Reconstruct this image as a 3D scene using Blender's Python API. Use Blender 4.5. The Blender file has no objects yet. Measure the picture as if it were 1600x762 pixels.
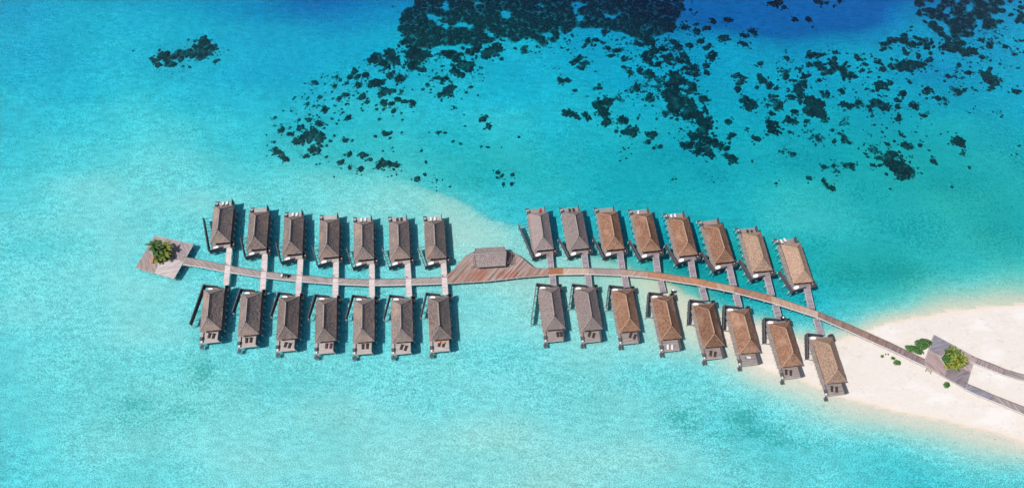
import bpy, bmesh, math, random
import numpy as np
from mathutils import Vector, Matrix
random.seed(7)
C = bpy.data.collections.new('island_resort')
S = bpy.context.scene
S.collection.children.link(C)
# ------------------------------------------------------------------ camera, sky, sun, exposure
TILT, FPX, DIST = math.radians(27), 1100.0, 330.0
cam_pos = Vector((0, -DIST*math.sin(TILT), DIST*math.cos(TILT)))
cd = bpy.data.cameras.new('camera'); cam = bpy.data.objects.new('camera', cd); C.objects.link(cam)
cam.location = cam_pos; cam.rotation_euler = (TILT, 0, 0)
cd.sensor_width = 36; cd.lens = 36*FPX/1600; cd.clip_start = 1; cd.clip_end = 12000
S.camera = cam
SUN = Vector((-0.56, -0.20, 1.0)).normalized()
w = bpy.data.worlds.new('World'); S.world = w; w.use_nodes = True
nt = w.node_tree; bg = nt.nodes['Background']; bg.inputs[1].default_value = 0.1
sky = nt.nodes.new('ShaderNodeTexSky'); sky.sky_type = 'NISHITA'; sky.sun_disc = False
sky.sun_elevation = math.asin(SUN.z); sky.sun_rotation = math.atan2(SUN.x, SUN.y)
nt.links.new(sky.outputs[0], bg.inputs[0])
sl = bpy.data.lights.new('sun', 'SUN'); sl.energy = 4.2; sl.angle = math.radians(0.5); sl.color = (1, .965, .91)
so = bpy.data.objects.new('sun', sl); C.objects.link(so); so.location = (0, 0, 300)
so.rotation_euler = SUN.to_track_quat('Z', 'Y').to_euler()
S.view_settings.view_transform = 'Standard'; S.view_settings.look = 'None'
S.view_settings.exposure = 0.18; S.view_settings.gamma = 1

# ------------------------------------------------------------------ pixel <-> ground
_up = Vector((0, math.cos(TILT), math.sin(TILT))); _fw = -cam_pos.normalized()
def at(px, py, z=0.0):
    d = _fw*FPX + Vector((1, 0, 0))*(px-800) - _up*(py-381)
    return cam_pos + d*((z-cam_pos.z)/d.z)

# ------------------------------------------------------------------ materials
def mat(name, col, rough=.85, vary=.0, scale=1.0, col2=None, bump=0.0, stretch=(1, 1, 1), ang=0.0, detail=4, rnd=True,
        lo=.35, hi=.65, blot=None, metal=0, spec=.3):
    m = bpy.data.materials.new(name); m.use_nodes = True; n = m.node_tree; N = n.nodes; L = n.links
    b = N['Principled BSDF']; b.inputs['Roughness'].default_value = rough; b.inputs['Metallic'].default_value = metal
    b.inputs['Specular IOR Level'].default_value = spec
    tc = N.new('ShaderNodeTexCoord'); mp = N.new('ShaderNodeMapping'); mp.inputs['Scale'].default_value = stretch
    mr = N.new('ShaderNodeMapping'); mr.inputs['Rotation'].default_value = (0, 0, ang)
    L.new(tc.outputs['Object'], mr.inputs[0]); L.new(mr.outputs[0], mp.inputs[0])
    no = N.new('ShaderNodeTexNoise'); no.noise_dimensions = '4D'; no.inputs['Scale'].default_value = scale; no.inputs['Detail'].default_value = detail
    no.inputs['Roughness'].default_value = .65
    L.new(mp.outputs[0], no.inputs['Vector'])
    oi = N.new('ShaderNodeObjectInfo'); mu = N.new('ShaderNodeMath'); mu.operation = 'MULTIPLY'; mu.inputs[1].default_value = 40 if rnd else 0
    L.new(oi.outputs['Random'], mu.inputs[0]); L.new(mu.outputs[0], no.inputs['W'])
    cr = N.new('ShaderNodeValToRGB'); cr.color_ramp.elements[0].position = lo; cr.color_ramp.elements[1].position = hi
    c2 = col2 if col2 else tuple(c*(1-vary) for c in col)
    cr.color_ramp.elements[0].color = (*c2, 1); cr.color_ramp.elements[1].color = (*col, 1)
    L.new(no.outputs['Fac'], cr.inputs[0]); out = cr.outputs[0]
    if blot:                                   # (colour, scale, lo, hi): large weathering patches
        n2 = N.new('ShaderNodeTexNoise'); n2.noise_dimensions = '4D'; n2.inputs['Scale'].default_value = blot[1]; n2.inputs['Detail'].default_value = 3
        L.new(tc.outputs['Object'], n2.inputs['Vector']); L.new(mu.outputs[0], n2.inputs['W'])
        r2 = N.new('ShaderNodeMapRange'); r2.inputs[1].default_value = blot[2]; r2.inputs[2].default_value = blot[3]; L.new(n2.outputs['Fac'], r2.inputs[0])
        mx = N.new('ShaderNodeMix'); mx.data_type = 'RGBA'; L.new(r2.outputs[0], mx.inputs[0]); L.new(out, mx.inputs[6]); mx.inputs[7].default_value = (*blot[0], 1)
        out = mx.outputs[2]
    L.new(out, b.inputs['Base Color'])
    if bump:
        bp = N.new('ShaderNodeBump'); bp.inputs['Strength'].default_value = min(1, bump); bp.inputs['Distance'].default_value = .12
        L.new(no.outputs['Fac'], bp.inputs['Height']); L.new(bp.outputs[0], b.inputs['Normal'])
    return m
def thatch(name, a, b, blot):
    m = mat(name, a, .95, col2=b, scale=2.6, bump=1.0, stretch=(1, .7, .5), detail=8, lo=.4, hi=.6, blot=(blot, .16, .5, .72), spec=.1)
    N = m.node_tree.nodes; L = m.node_tree.links; p = N['Principled BSDF']; src = p.inputs['Base Color'].links[0].from_socket
    h = N.new('ShaderNodeHueSaturation'); oi = N.new('ShaderNodeObjectInfo'); rv = N.new('ShaderNodeMapRange'); rv.inputs[3].default_value = .82; rv.inputs[4].default_value = 1.18
    L.new(oi.outputs['Random'], rv.inputs[0]); L.new(rv.outputs[0], h.inputs['Value']); L.new(src, h.inputs['Color']); L.new(h.outputs[0], p.inputs['Base Color'])
    return m
M = {}
M['roof_grey'] = thatch('weathered_thatch', (.255, .20, .18), (.105, .083, .077), (.29, .20, .155))
M['roof_mauve'] = thatch('mauve_grey_thatch', (.30, .24, .225), (.15, .118, .113), (.23, .18, .17))
M['roof_orange'] = thatch('fresh_brown_thatch', (.285, .155, .10), (.13, .064, .042), (.33, .20, .135))
M['roof_tan'] = thatch('tan_thatch', (.42, .285, .21), (.22, .14, .10), (.36, .22, .15))
M['cap_grey'] = mat('grey_ridge_thatch', (.36, .29, .26), .95, .35, 2)
M['cap_warm'] = mat('warm_ridge_thatch', (.43, .285, .20), .95, .3, 2)
M['wood_pale'] = mat('bleached_planks', (.42, .365, .34), .8, .35, 1, stretch=(.25, 3.2, 1), bump=.3)
M['wood_deck'] = mat('grey_deck_planks', (.31, .26, .24), .8, .5, 1, stretch=(.22, 3, 1), bump=.3)
M['wood_pink'] = mat('pinkish_grey_planks', (.30, .235, .235), .8, .45, 1, stretch=(.22, 3, 1), bump=.3)
M['wood_wall'] = mat('dark_wall_boards', (.13, .085, .062), .8, .45, 1.5, stretch=(3, 3, .3), bump=.3)
M['screen'] = mat('dark_grey_screen_boards', (.105, .105, .115), .8, .4, 1.5, stretch=(3, 3, .4), bump=.3)
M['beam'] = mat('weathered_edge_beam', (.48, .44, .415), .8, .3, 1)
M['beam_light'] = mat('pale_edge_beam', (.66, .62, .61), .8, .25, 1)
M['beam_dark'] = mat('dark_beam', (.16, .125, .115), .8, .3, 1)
M['pile'] = mat('white_concrete', (.78, .78, .76), .7, .2, 3)
M['white'] = mat('white_enamel', (.82, .82, .82), .3, .04, 3, spec=.5)
M['cushion_dark'] = mat('dark_brown_cushion', (.055, .035, .032), .9, .3, 4)
M['cushion_purple'] = mat('plum_cushion', (.13, .04, .07), .9, .3, 4)
M['cushion_orange'] = mat('orange_cushion', (.80, .20, .045), .9, .2, 4)
M['cushion_red'] = mat('red_cushion', (.55, .03, .03), .9, .2, 4)
M['cushion_white'] = mat('white_towel', (.62, .61, .60), .9, .08, 4)
M['black'] = mat('black_plastic', (.02, .02, .022), .5, .2, 4)
M['glass'] = mat('dark_window_glass', (.03, .04, .05), .1, .1, 2, spec=.6)
M['terracotta'] = mat('terracotta', (.55, .20, .09), .8, .25, 3)
M['soil'] = mat('planter_soil', (.07, .05, .035), .95, .4, 3)
M['trunk'] = mat('palm_trunk_bark', (.16, .12, .09), .9, .4, 3, stretch=(1, 1, 6), bump=.5)
def leafmat(name, a, b, sc=.9):
    m = mat(name, a, .5, col2=b, scale=sc, detail=3, lo=.42, hi=.58, spec=.35); return m
M['frond_green'] = leafmat('green_palm_leaflets', (.075, .15, .022), (.028, .075, .014))
M['frond_yellow'] = leafmat('yellow_green_palm_leaflets', (.27, .26, .025), (.07, .13, .018))
M['leaf_dark'] = leafmat('glossy_bush_leaves', (.06, .18, .02), (.012, .055, .01), 1.9)
M['leaf_core'] = mat('bush_twigs', (.025, .05, .015), .9, .3, 3)
M['rock'] = mat('dark_tank_plastic', (.025, .025, .027), .4, .2, 3)

# ------------------------------------------------------------------ mesh helpers
def build(name, bm, m, parent=None, loc=None):
    me = bpy.data.meshes.new(name); bmesh.ops.recalc_face_normals(bm, faces=bm.faces[:]); bm.to_mesh(me); bm.free()
    if m: me.materials.append(m)
    o = bpy.data.objects.new(name, me); C.objects.link(o)
    if parent: o.parent = parent
    if loc is not None: o.location = loc
    return o
def empty(name, loc, rz=0):
    o = bpy.data.objects.new(name, None); C.objects.link(o); o.location = loc; o.rotation_euler = (0, 0, rz); o.empty_display_size = .5
    return o
def tag(o, label=None, cat=None, group=None, kind=None):
    for k, v in (('label', label), ('category', cat), ('group', group), ('kind', kind)):
        if v: o[k] = v
    return o
def box(bm, x0, x1, y0, y1, z0, z1, mtx=None):
    vs = [bm.verts.new((x, y, z)) for z in (z0, z1) for y in (y0, y1) for x in (x0, x1)]
    for f in ((0, 2, 3, 1), (4, 5, 7, 6), (0, 1, 5, 4), (2, 6, 7, 3), (0, 4, 6, 2), (1, 3, 7, 5)): bm.faces.new([vs[i] for i in f])
    if mtx is not None:
        for v in vs: v.co = mtx @ v.co
    return vs
def prism(bm, pts, z0, z1):
    a = [bm.verts.new((p[0], p[1], z0)) for p in pts]; b = [bm.verts.new((p[0], p[1], z1)) for p in pts]
    bm.faces.new(a[::-1]); bm.faces.new(b)
    for i in range(len(pts)):
        j = (i+1) % len(pts); bm.faces.new((a[i], a[j], b[j], b[i]))
def bar(bm, a, b, wd, ht):                      # a box-section bar between two points
    a = Vector(a); b = Vector(b); d = (b-a); L = d.length; d.normalize()
    s = d.cross(Vector((0, 0, 1)));  s = Vector((1, 0, 0)) if s.length < 1e-4 else s.normalized()
    u = s.cross(d)
    vs = [bm.verts.new(p+s*(wd/2*i)+u*(ht/2*j)) for p in (a, b) for i, j in ((-1, -1), (1, -1), (1, 1), (-1, 1))]
    for f in ((0, 1, 2, 3), (7, 6, 5, 4), (0, 4, 5, 1), (1, 5, 6, 2), (2, 6, 7, 3), (3, 7, 4, 0)): bm.faces.new([vs[i] for i in f])
def wallbar(bm, a, b, th, z0, z1, ea=0, eb=0):   # upright board wall from a to b (2-D), tops may differ at the ends
    a = Vector(a[:2]); b = Vector(b[:2]); d = (b-a).normalized(); n = Vector((-d.y, d.x))*th/2
    vs = []
    for p, e in ((a, ea), (b, eb)):
        for sgn in (-1, 1):
            q = p+n*sgn; vs.append(bm.verts.new((q.x, q.y, z0))); vs.append(bm.verts.new((q.x, q.y, z1+e)))
    for f in ((0, 2, 3, 1), (4, 5, 7, 6), (0, 1, 5, 4), (2, 6, 7, 3), (1, 3, 7, 5), (0, 4, 6, 2)): bm.faces.new([vs[i] for i in f])
def cyl(bm, x, y, z0, z1, r0, r1=None, n=10, tilt=(0, 0)):
    r1 = r0 if r1 is None else r1
    a = [bm.verts.new((x+r0*math.cos(t*2*math.pi/n), y+r0*math.sin(t*2*math.pi/n), z0)) for t in range(n)]
    b = [bm.verts.new((x+tilt[0]+r1*math.cos(t*2*math.pi/n), y+tilt[1]+r1*math.sin(t*2*math.pi/n), z1)) for t in range(n)]
    bm.faces.new(a[::-1]); bm.faces.new(b)
    for i in range(n):
        j = (i+1) % n; bm.faces.new((a[i], a[j], b[j], b[i]))
def bevel(bm, w=.05, seg=2): bmesh.ops.bevel(bm, geom=bm.edges[:], offset=w, segments=seg, affect='EDGES')
def copy_tree(o, parent=None):
    c = o.copy(); C.objects.link(c); c.parent = parent
    for ch in KIDS.get(o.name, []): KIDS.setdefault(c.name, []).append(copy_tree(ch, c))
    return c
KIDS = {}
def kids(root):                                  # record the child tree once a prototype is finished
    allo = list(C.objects)
    def rec(o):
        KIDS[o.name] = [c for c in allo if c.parent == o]
        for c in KIDS[o.name]: rec(c)
    rec(root)

# ------------------------------------------------------------------ seabed height field
CP = []                                          # (px, py, height of the bottom in metres)
def cp(s):
    for t in s.split(';'):
        a = [float(v) for v in t.split()]
        if a:
            if a[2] < -1.1: a[2] = -1.1+(a[2]+1.1)*(.62 if (a[1] > 380 and a[0] < 980) or a[1] > 600 else .72 if a[0] < 330 and a[1] > 200 else 1)
            CP.append(tuple(a))
cp('''-60 -40 -5;0 0 -4.5;0 100 -3.6;0 200 -2.9;0 300 -2.2;0 400 -1.75;0 480 -2.0;0 560 -2.4;0 660 -2.5;0 760 -2.6;-80 400 -1.9;-80 780 -2.8;
100 60 -3.8;100 180 -3.1;100 300 -1.9;100 400 -1.55;100 520 -1.9;100 640 -2.3;100 750 -2.1;
200 20 -4.2;200 120 -3.2;200 230 -2.2;200 330 -1.55;200 450 -1.35;200 560 -1.6;200 650 -1.9;200 740 -1.7;
300 20 -4.8;300 120 -3.6;300 220 -2.3;300 300 -1.7;300 400 -1.5;300 560 -1.6;300 640 -1.7;300 740 -1.5;
400 10 -5.8;400 60 -4.6;400 130 -3.8;400 220 -2.4;400 290 -1.5;400 360 -1.4;400 480 -1.5;400 600 -1.5;400 700 -1.35;
480 0 -8;480 30 -5.8;480 80 -4.6;500 150 -3.4;500 230 -2.3;500 290 -1.25;500 320 -1.3;500 440 -1.5;500 580 -1.4;500 700 -1.25;
560 0 -7.5;570 30 -5.6;580 90 -4.4;600 150 -3.1;600 220 -2.5;600 265 -1.6;600 300 -1.0;600 360 -1.3;600 500 -1.55;600 620 -1.35;600 720 -1.2;
700 20 -5;700 110 -4;700 190 -3;690 250 -2.5;690 290 -1.5;700 325 -.9;740 345 -1.0;790 350 -1.5;760 300 -2.4;770 370 -1.0;
660 340 -1.1;640 288 -1.3;
800 20 -5;800 110 -4.2;800 190 -3.2;800 260 -2.7;815 320 -2.6;820 380 -1.2;760 470 -1.3;700 560 -1.5;700 660 -1.3;720 750 -1.2;
850 100 -4.2;850 200 -3.4;850 300 -3.0;900 20 -6;900 110 -4.4;900 220 -3.5;900 310 -3.2;890 350 -2.7;
870 395 -1.25;920 400 -1.2;890 370 -2;930 380 -2.2;1000 405 -1.8;960 395 -1.9;
850 480 -1.2;900 500 -1.2;930 560 -1.4;880 640 -1.5;860 740 -1.2;
1000 20 -7;1000 120 -4.6;1000 220 -3.8;1000 300 -3.4;1010 360 -3.2;1050 410 -2.9;1090 425 -2.9;
1060 0 -11;1060 40 -7;1080 90 -5.4;1100 180 -4.5;1100 270 -3.6;1100 330 -3.2;1130 400 -3.1;1120 445 -2.9;
1110 10 -12;1130 50 -6;1160 0 -17;1180 30 -9;1180 70 -5.6;1180 120 -4.7;1230 0 -17;1240 35 -10;1240 80 -5.2;1300 0 -17;1310 35 -8.5;1310 75 -5.0;1290 120 -4.6;
1360 0 -15;1380 40 -6.3;1400 80 -4.9;1440 30 -5.8;1420 0 -7.5;1470 80 -5.5;1500 20 -6.5;1560 20 -6;1600 0 -6;1600 90 -4.6;1680 -20 -6;
1200 190 -4.4;1200 260 -3.3;1200 300 -2.6;1200 340 -2.4;1260 210 -4.2;1300 300 -2.7;1300 350 -2.5;1350 240 -3.8;1400 170 -4.4;1400 260 -3.4;1400 320 -3.0;
1500 150 -4.2;1500 250 -3.3;1500 330 -2.9;1600 180 -3.8;1600 280 -3.1;1600 360 -2.9;1680 200 -4;1680 380 -2.7;
1180 350 -3.0;1210 420 -3.0;1260 400 -2.8;1180 440 -3.0;1230 470 -2.9;1290 420 -2.5;1320 470 -2.2;1340 380 -2.6;1350 440 -2.6;1400 420 -2.7;1400 460 -1.8;1450 432 -1.7;1460 465 -.65;1520 440 -1.2;1520 462 -.5;1600 430 -1.2;1600 455 -.55;1680 450 -.7;
1140 470 -2.3;1180 490 -1.4;1230 508 -1.4;1270 510 -1.3;1300 510 -1.2;1340 500 -1.1;1380 488 -.8;1420 482 -.7;
1487 489 0;1424 497 0;1387 505 0;1361 515 0;1334 525 0;1302 534 0;1252 534 0;1228 526 0;1184 507 0;1150 492 -.1;1600 478 0;1540 482 0;1680 474 0;
1600 686 0;1519 666 0;1456 652 0;1409 643 0;1361 632 0;1330 626 0;1305 620 0;1276 607 0;1254 597 0;1209 582 0;1189 573 0;1150 556 -.05;1680 705 0;
1400 540 .5;1340 570 .45;1290 560 .3;1240 560 .22;1180 535 .12;1220 545 .2;1460 560 .9;1500 520 .6;1550 560 1.1;1600 600 1.2;1600 530 .8;1520 620 .8;1460 610 .6;1600 650 .5;1400 590 .6;1680 600 1.3;
1120 505 -.02;1095 480 -.05;1068 465 -.10;1100 515 -.1;1040 443 -.08;1010 437 -.14;985 432 -.28;1075 500 -.12;1050 470 -.1;1055 500 -.12;1020 455 -.25;1010 480 -.45;1060 525 -.35;1005 510 -.8;990 460 -.75;1085 450 -.9;1100 460 -.9;1060 430 -1.6;1020 425 -1.0;
1100 560 -.8;1040 570 -1.1;980 560 -1.2;1150 585 -.6;1200 610 -.5;1260 635 -.45;1320 655 -.42;1380 668 -.45;1460 684 -.48;1540 700 -.45;1600 714 -.42;1680 730 -.5;
1100 620 -1.4;1180 640 -1.5;1250 670 -1.5;1320 690 -1.4;1400 700 -1.5;1480 720 -1.6;1600 750 -1.7;1000 640 -1.5;1000 740 -1.25;1100 740 -1.4;1200 740 -1.6;1300 740 -1.8;1400 750 -2.2;1500 760 -2.4;1600 790 -2.4;
1150 700 -1.6;1060 690 -1.6;400 820 -1.4;800 830 -1.2;1200 830 -1.8;100 830 -2.4;1600 850 -2.8''')
P = np.array([(at(x, y)[0], at(x, y)[1]) for x, y, _ in CP]); Z = np.array([z for *_, z in CP])
V_ = np.sign(Z)*np.where(Z < 0, np.sqrt(np.abs(Z)), Z)          # interpolate the root of the depth: keeps the drop-off smooth
K = P[:, None, :]-P[None, :, :]; R = np.sqrt((K**2).sum(-1)); K = None
def ker(r): r = r/60.0; return r**2*np.log(r+1e-9)
n_ = len(P); A = np.zeros((n_+3, n_+3)); A[:n_, :n_] = ker(R)+np.eye(n_)*0.004; A[:n_, n_] = 1; A[:n_, n_+1:] = P/100; A[n_, :n_] = 1; A[n_+1:, :n_] = P.T/100
coef = np.linalg.solve(A, np.concatenate([V_, [0, 0, 0]]))
SH = np.array([tuple(at(*p, -1.3)[:2]) for p in ((600, 278), (640, 286), (672, 296), (705, 304), (735, 318), (760, 336), (790, 347), (820, 355), (850, 372), (885, 384), (930, 396), (976, 410), (1008, 426), (1040, 439), (1074, 460), (1110, 475), (1150, 492))])
rs = np.random.RandomState(3); WV = [(rs.uniform(-1, 1, 2)/s, rs.uniform(0, 6.3), a) for s, a in ((14, .035), (14, .035), (14, .03), (7, .02), (7, .02), (7, .02), (30, .04), (30, .04), (4, .008), (4, .008))]
def height(XY):
    XY = np.asarray(XY, float).reshape(-1, 2); out = np.empty(len(XY))
    for i in range(0, len(XY), 4000):
        q = XY[i:i+4000]; r = np.sqrt(((q[:, None, :]-P[None])**2).sum(-1))
        out[i:i+4000] = ker(r)@coef[:n_]+coef[n_]+(q/100)@coef[n_+1:]
    for k, ph, a in WV: out += a*np.sin(XY@k*2+ph)*np.where(out > 0, .25, 1)
    z = np.where(out < 0, -out**2*(.84+.16*np.clip((-out-1.6)/.9, 0, 1)), out); z = np.where((out < 0) & (out > -.3), out*.3, z)
    best = np.full(len(XY), 1e9); sg = np.zeros(len(XY)); al = np.zeros(len(XY))
    for i in range(len(SH)-1):
        a, b = SH[i], SH[i+1]; d = b-a; t = np.clip(((XY-a)@d)/(d@d), 0, 1); q = XY-(a+t[:, None]*d); dist = np.hypot(q[:, 0], q[:, 1])
        m = dist < best; best[m] = dist[m]; sg[m] = (d[0]*q[:, 1]-d[1]*q[:, 0])[m]; al[m] = (i+t)[m]
    sd = best*np.sign(sg)+.8*np.sin(XY[:, 0]*.23+XY[:, 1]*.31)+.5*np.sin(XY[:, 0]*.61-XY[:, 1]*.4); fade = np.clip(np.minimum(al/1.5, (len(SH)-1-al)/1.5), 0, 1)
    st_ = np.clip((sd+1.2)/2.4, 0, 1); st_ = st_*st_*(3-2*st_)
    z = z+fade*np.where(sd > 0, -.75*st_*np.exp(-np.maximum(sd, 0)/22), -.75*st_)+fade*.12*(1-st_)*np.exp(-np.abs(sd)/14)*(z < -.6)
    x, y = XY[:, 0], XY[:, 1]
    far = np.clip(np.maximum(np.maximum((np.abs(x)-315)/120, (-125-y)/80), (y-165)/80), 0, 1); far = far*far*(3-2*far)
    return np.clip(z, -11, 2.0)*(1-far)+far*-9.0
def ground(px, py):
    z = -2.0
    for _ in range(4):
        p = at(px, py, z); z = float(height([(p.x, p.y)])[0])
    return Vector((p.x, p.y, z))
def axis(lo, hi, st):
    a = list(np.arange(lo, hi+.01, st)); g = st
    while a[-1] < 4200: g *= 1.45; a.append(a[-1]+g)
    g = st; pre = []
    b = lo
    while b > -4200: g *= 1.45; b -= g; pre.append(b)
    return np.array(pre[::-1]+a)
gx, gy = axis(-325, 330, 1.6), axis(-135, 175, 1.6)
GX, GY = np.meshgrid(gx, gy); GZ = height(np.stack([GX.ravel(), GY.ravel()], 1)).reshape(GX.shape)
# turf of sea grass and algae on the sand: (px, py, rx, ry, strength)
ALG = [(318, 582, 26, 26, .85), (298, 605, 26, 16, .6), (215, 632, 36, 16, .75), (290, 640, 50, 18, .5), (200, 660, 45, 22, .45), (480, 575, 30, 20, .4), (420, 565, 26, 18, .35), (510, 655, 70, 30, .3),
       (1060, 652, 30, 15, .9), (1072, 668, 22, 9, .7), (1160, 655, 34, 15, .95), (1185, 675, 44, 13, .9), (1225, 693, 42, 12, .7), (1130, 680, 30, 9, .6), (920, 615, 60, 30, .35), (880, 590, 40, 20, .4), (690, 590, 50, 40, .3), (1290, 640, 20, 8, .4),
       (1330, 430, 60, 30, .75), (1280, 380, 30, 18, .55), (1400, 425, 70, 25, .9), (1430, 360, 90, 40, .6), (1560, 370, 80, 40, .6), (1230, 400, 25, 30, .5), (1520, 300, 80, 50, .5), (1350, 300, 60, 30, .45),
       (1190, 450, 70, 22, .7), (1090, 420, 60, 20, .6), (1030, 370, 60, 30, .45), (1150, 400, 60, 40, .55), (1260, 470, 30, 22, .6), (1590, 240, 60, 60, .5), (560, 265, 70, 25, .3), (720, 285, 45, 14, .5), (700, 310, 25, 10, .2),
       (460, 235, 50, 24, .4), (1050, 240, 50, 20, .4), (1120, 270, 40, 14, .5), (1180, 290, 40, 14, .3), (1240, 250, 60, 30, .5), (880, 330, 50, 20, .3)]
AL = np.zeros(GX.shape)
for x, y, rx, ry, s in ALG:
    p = at(x, y, -2); ex = at(x+rx, y, -2).x-p.x; ey = p.y-at(x, y+ry, -2).y
    AL = np.maximum(AL, s*np.exp(-(((GX-p.x)/ex)**2+((GY-p.y)/ey)**2)))
FILM = [(1370, 425, 90, 45, .8), (1300, 250, 250, 120, .4), (1500, 290, 240, 160, .6), (1130, 415, 150, 55, 1.0), (250, 620, 160, 80, .15), (1000, 280, 160, 100, .5), (1600, 380, 120, 90, .4), (560, 230, 160, 70, .35), (760, 260, 120, 50, .5)]
FI = np.zeros(GX.shape)
for x, y, rx, ry, s in FILM:
    p = at(x, y, -2); ex = at(x+rx, y, -2).x-p.x; ey = p.y-at(x, y+ry, -2).y
    FI = FI+s*np.exp(-(((GX-p.x)/ex)**2+((GY-p.y)/ey)**2))
FI = np.clip(FI, 0, 1)
def grid_faces(sel, name, m):
    ny, nx = GX.shape; idx = np.arange(ny*nx).reshape(ny, nx)
    q = np.stack([idx[:-1, :-1], idx[:-1, 1:], idx[1:, 1:], idx[1:, :-1]], -1)[sel]
    used = np.unique(q); rm = np.full(ny*nx, -1); rm[used] = np.arange(len(used))
    co = np.stack([GX.ravel(), GY.ravel(), GZ.ravel()], 1)[used]
    me = bpy.data.meshes.new(name); me.from_pydata(co.tolist(), [], rm[q].tolist()); me.materials.append(m)
    at_ = me.attributes.new('algae', 'FLOAT', 'POINT'); at_.data.foreach_set('value', AL.ravel()[used].astype(np.float32))
    at_ = me.attributes.new('film', 'FLOAT', 'POINT'); at_.data.foreach_set('value', FI.ravel()[used].astype(np.float32))
    me.polygons.foreach_set('use_smooth', [True]*len(me.polygons))
    o = bpy.data.objects.new(name, me); C.objects.link(o); USED[name] = used; return o
USED = {}
def sand_material(name, sea):
    m = bpy.data.materials.new(name); m.use_nodes = True; N = m.node_tree.nodes; L = m.node_tree.links; b = N['Principled BSDF']
    b.inputs['Roughness'].default_value = .95; b.inputs['Specular IOR Level'].default_value = .1
    g = N.new('ShaderNodeNewGeometry')
    def noise(sc, det=3, stretch=None, rough=.6):
        t = N.new('ShaderNodeTexNoise'); t.inputs['Scale'].default_value = sc; t.inputs['Detail'].default_value = det; t.inputs['Roughness'].default_value = rough
        if stretch:
            mp = N.new('ShaderNodeMapping'); mp.inputs['Scale'].default_value = stretch[0]; mp.inputs['Rotation'].default_value = (0, 0, stretch[1])
            L.new(g.outputs['Position'], mp.inputs[0]); L.new(mp.outputs[0], t.inputs['Vector'])
        else: L.new(g.outputs['Position'], t.inputs['Vector'])
        return t.outputs['Fac']
    def rng(v, a, b_, c=0., d=1.):
        r = N.new('ShaderNodeMapRange'); r.inputs[1].default_value = a; r.inputs[2].default_value = b_; r.inputs[3].default_value = c; r.inputs[4].default_value = d; L.new(v, r.inputs[0]); return r.outputs[0]
    def mix(f, a, b_):
        x = N.new('ShaderNodeMix'); x.data_type = 'RGBA'; L.new(f, x.inputs[0])
        for i, c in ((6, a), (7, b_)):
            if isinstance(c, tuple): x.inputs[i].default_value = (*c, 1)
            else: L.new(c, x.inputs[i])
        return x.outputs[2]
    if sea:
        fine_caustics = noise(2.0, 2, ((1, 1.6, 1), .5), .6); wave_light = noise(.22, 3, ((1, 2.6, 1), .55), .55)  # noise imitating caustic cells and broader wave light; also drives the ripple bump
        ma = N.new('ShaderNodeMath'); ma.operation = 'MULTIPLY_ADD'; L.new(wave_light, ma.inputs[0]); ma.inputs[1].default_value = .22; mb = N.new('ShaderNodeMath'); mb.operation = 'MULTIPLY'; mb.inputs[1].default_value = .78; L.new(fine_caustics, mb.inputs[0]); L.new(mb.outputs[0], ma.inputs[2]); ripple_caustics = ma.outputs[0]
        sep = N.new('ShaderNodeSeparateXYZ'); L.new(g.outputs['Position'], sep.inputs[0])
        shal = rng(sep.outputs['Z'], -1.1, -.15, 0, .85)
        col = mix(rng(ripple_caustics, .42, .575), (.35, .36, .33), (.86, .835, .775)); col = mix(shal, col, (.56, .52, .45))  # caustics and wave glints painted into the sand colour, fading in the shallows
        fa = N.new('ShaderNodeAttribute'); fa.attribute_name = 'film'
        col = mix(rng(fa.outputs['Fac'], 0, 1, 0, .72), col, (.25, .42, .26))
        big = noise(.035, 4); col = mix(rng(big, .45, .75, 0, .35), col, (.42, .45, .39))
        at_ = N.new('ShaderNodeAttribute'); at_.attribute_name = 'algae'
        mot = noise(.95, 3, None, .75)
        sm = N.new('ShaderNodeMath'); sm.operation = 'MULTIPLY_ADD'; L.new(at_.outputs['Fac'], sm.inputs[0]); sm.inputs[1].default_value = .235; L.new(mot, sm.inputs[2])
        col = mix(rng(sm.outputs[0], .61, .68, 0, .72), col, (.09, .33, .27))
        ra = N.new('ShaderNodeAttribute'); ra.attribute_name = 'reef'
        s2 = N.new('ShaderNodeMath'); s2.operation = 'MULTIPLY_ADD'; L.new(noise(.7, 4, None, .7), s2.inputs[0]); s2.inputs[1].default_value = 1.1; L.new(ra.outputs['Fac'], s2.inputs[2])
        col = mix(rng(s2.outputs[0], .98, 1.22, 0, .93), col, mix(rng(noise(1.0, 4), .42, .58), (.03, .055, .05), (.17, .24, .17)))
        hgt = ripple_caustics; st = 1.0; dist = .35
    else:
        fine = noise(.9, 4); col = mix(rng(fine, .35, .65), (.575, .51, .455), (.60, .545, .495))
        pat = noise(.06, 5, ((1, 1.8, 1), -.35), .65); col = mix(rng(pat, .5, .62, 0, .75), col, (.635, .595, .56))
        ln = noise(.035, 6, ((1, 2.2, 1), -.4), .62); ab = N.new('ShaderNodeMath'); ab.operation = 'ABSOLUTE'; sb = N.new('ShaderNodeMath'); sb.operation = 'SUBTRACT'; sb.inputs[1].default_value = .5
        L.new(ln, sb.inputs[0]); L.new(sb.outputs[0], ab.inputs[0]); lm = N.new('ShaderNodeMath'); lm.operation = 'MULTIPLY'; L.new(rng(ab.outputs[0], .0, .012, .55, 0), lm.inputs[0]); L.new(rng(noise(.25, 4), .45, .6), lm.inputs[1])
        col = mix(lm.outputs[0], col, (.40, .36, .32))
        tr_ = noise(1.4, 3); col = mix(rng(tr_, .63, .70, 0, .22), col, (.46, .42, .38))
        sep = N.new('ShaderNodeSeparateXYZ'); L.new(g.outputs['Position'], sep.inputs[0])
        col = mix(rng(sep.outputs['Z'], .0, .13, .65, 0), col, (.60, .51, .42))      # damp sand near the waterline
        hgt = noise(.35, 6, ((1, 1.6, 1), -.35), .7); st = .45; dist = .15
    L.new(col, b.inputs['Base Color'])
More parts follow.
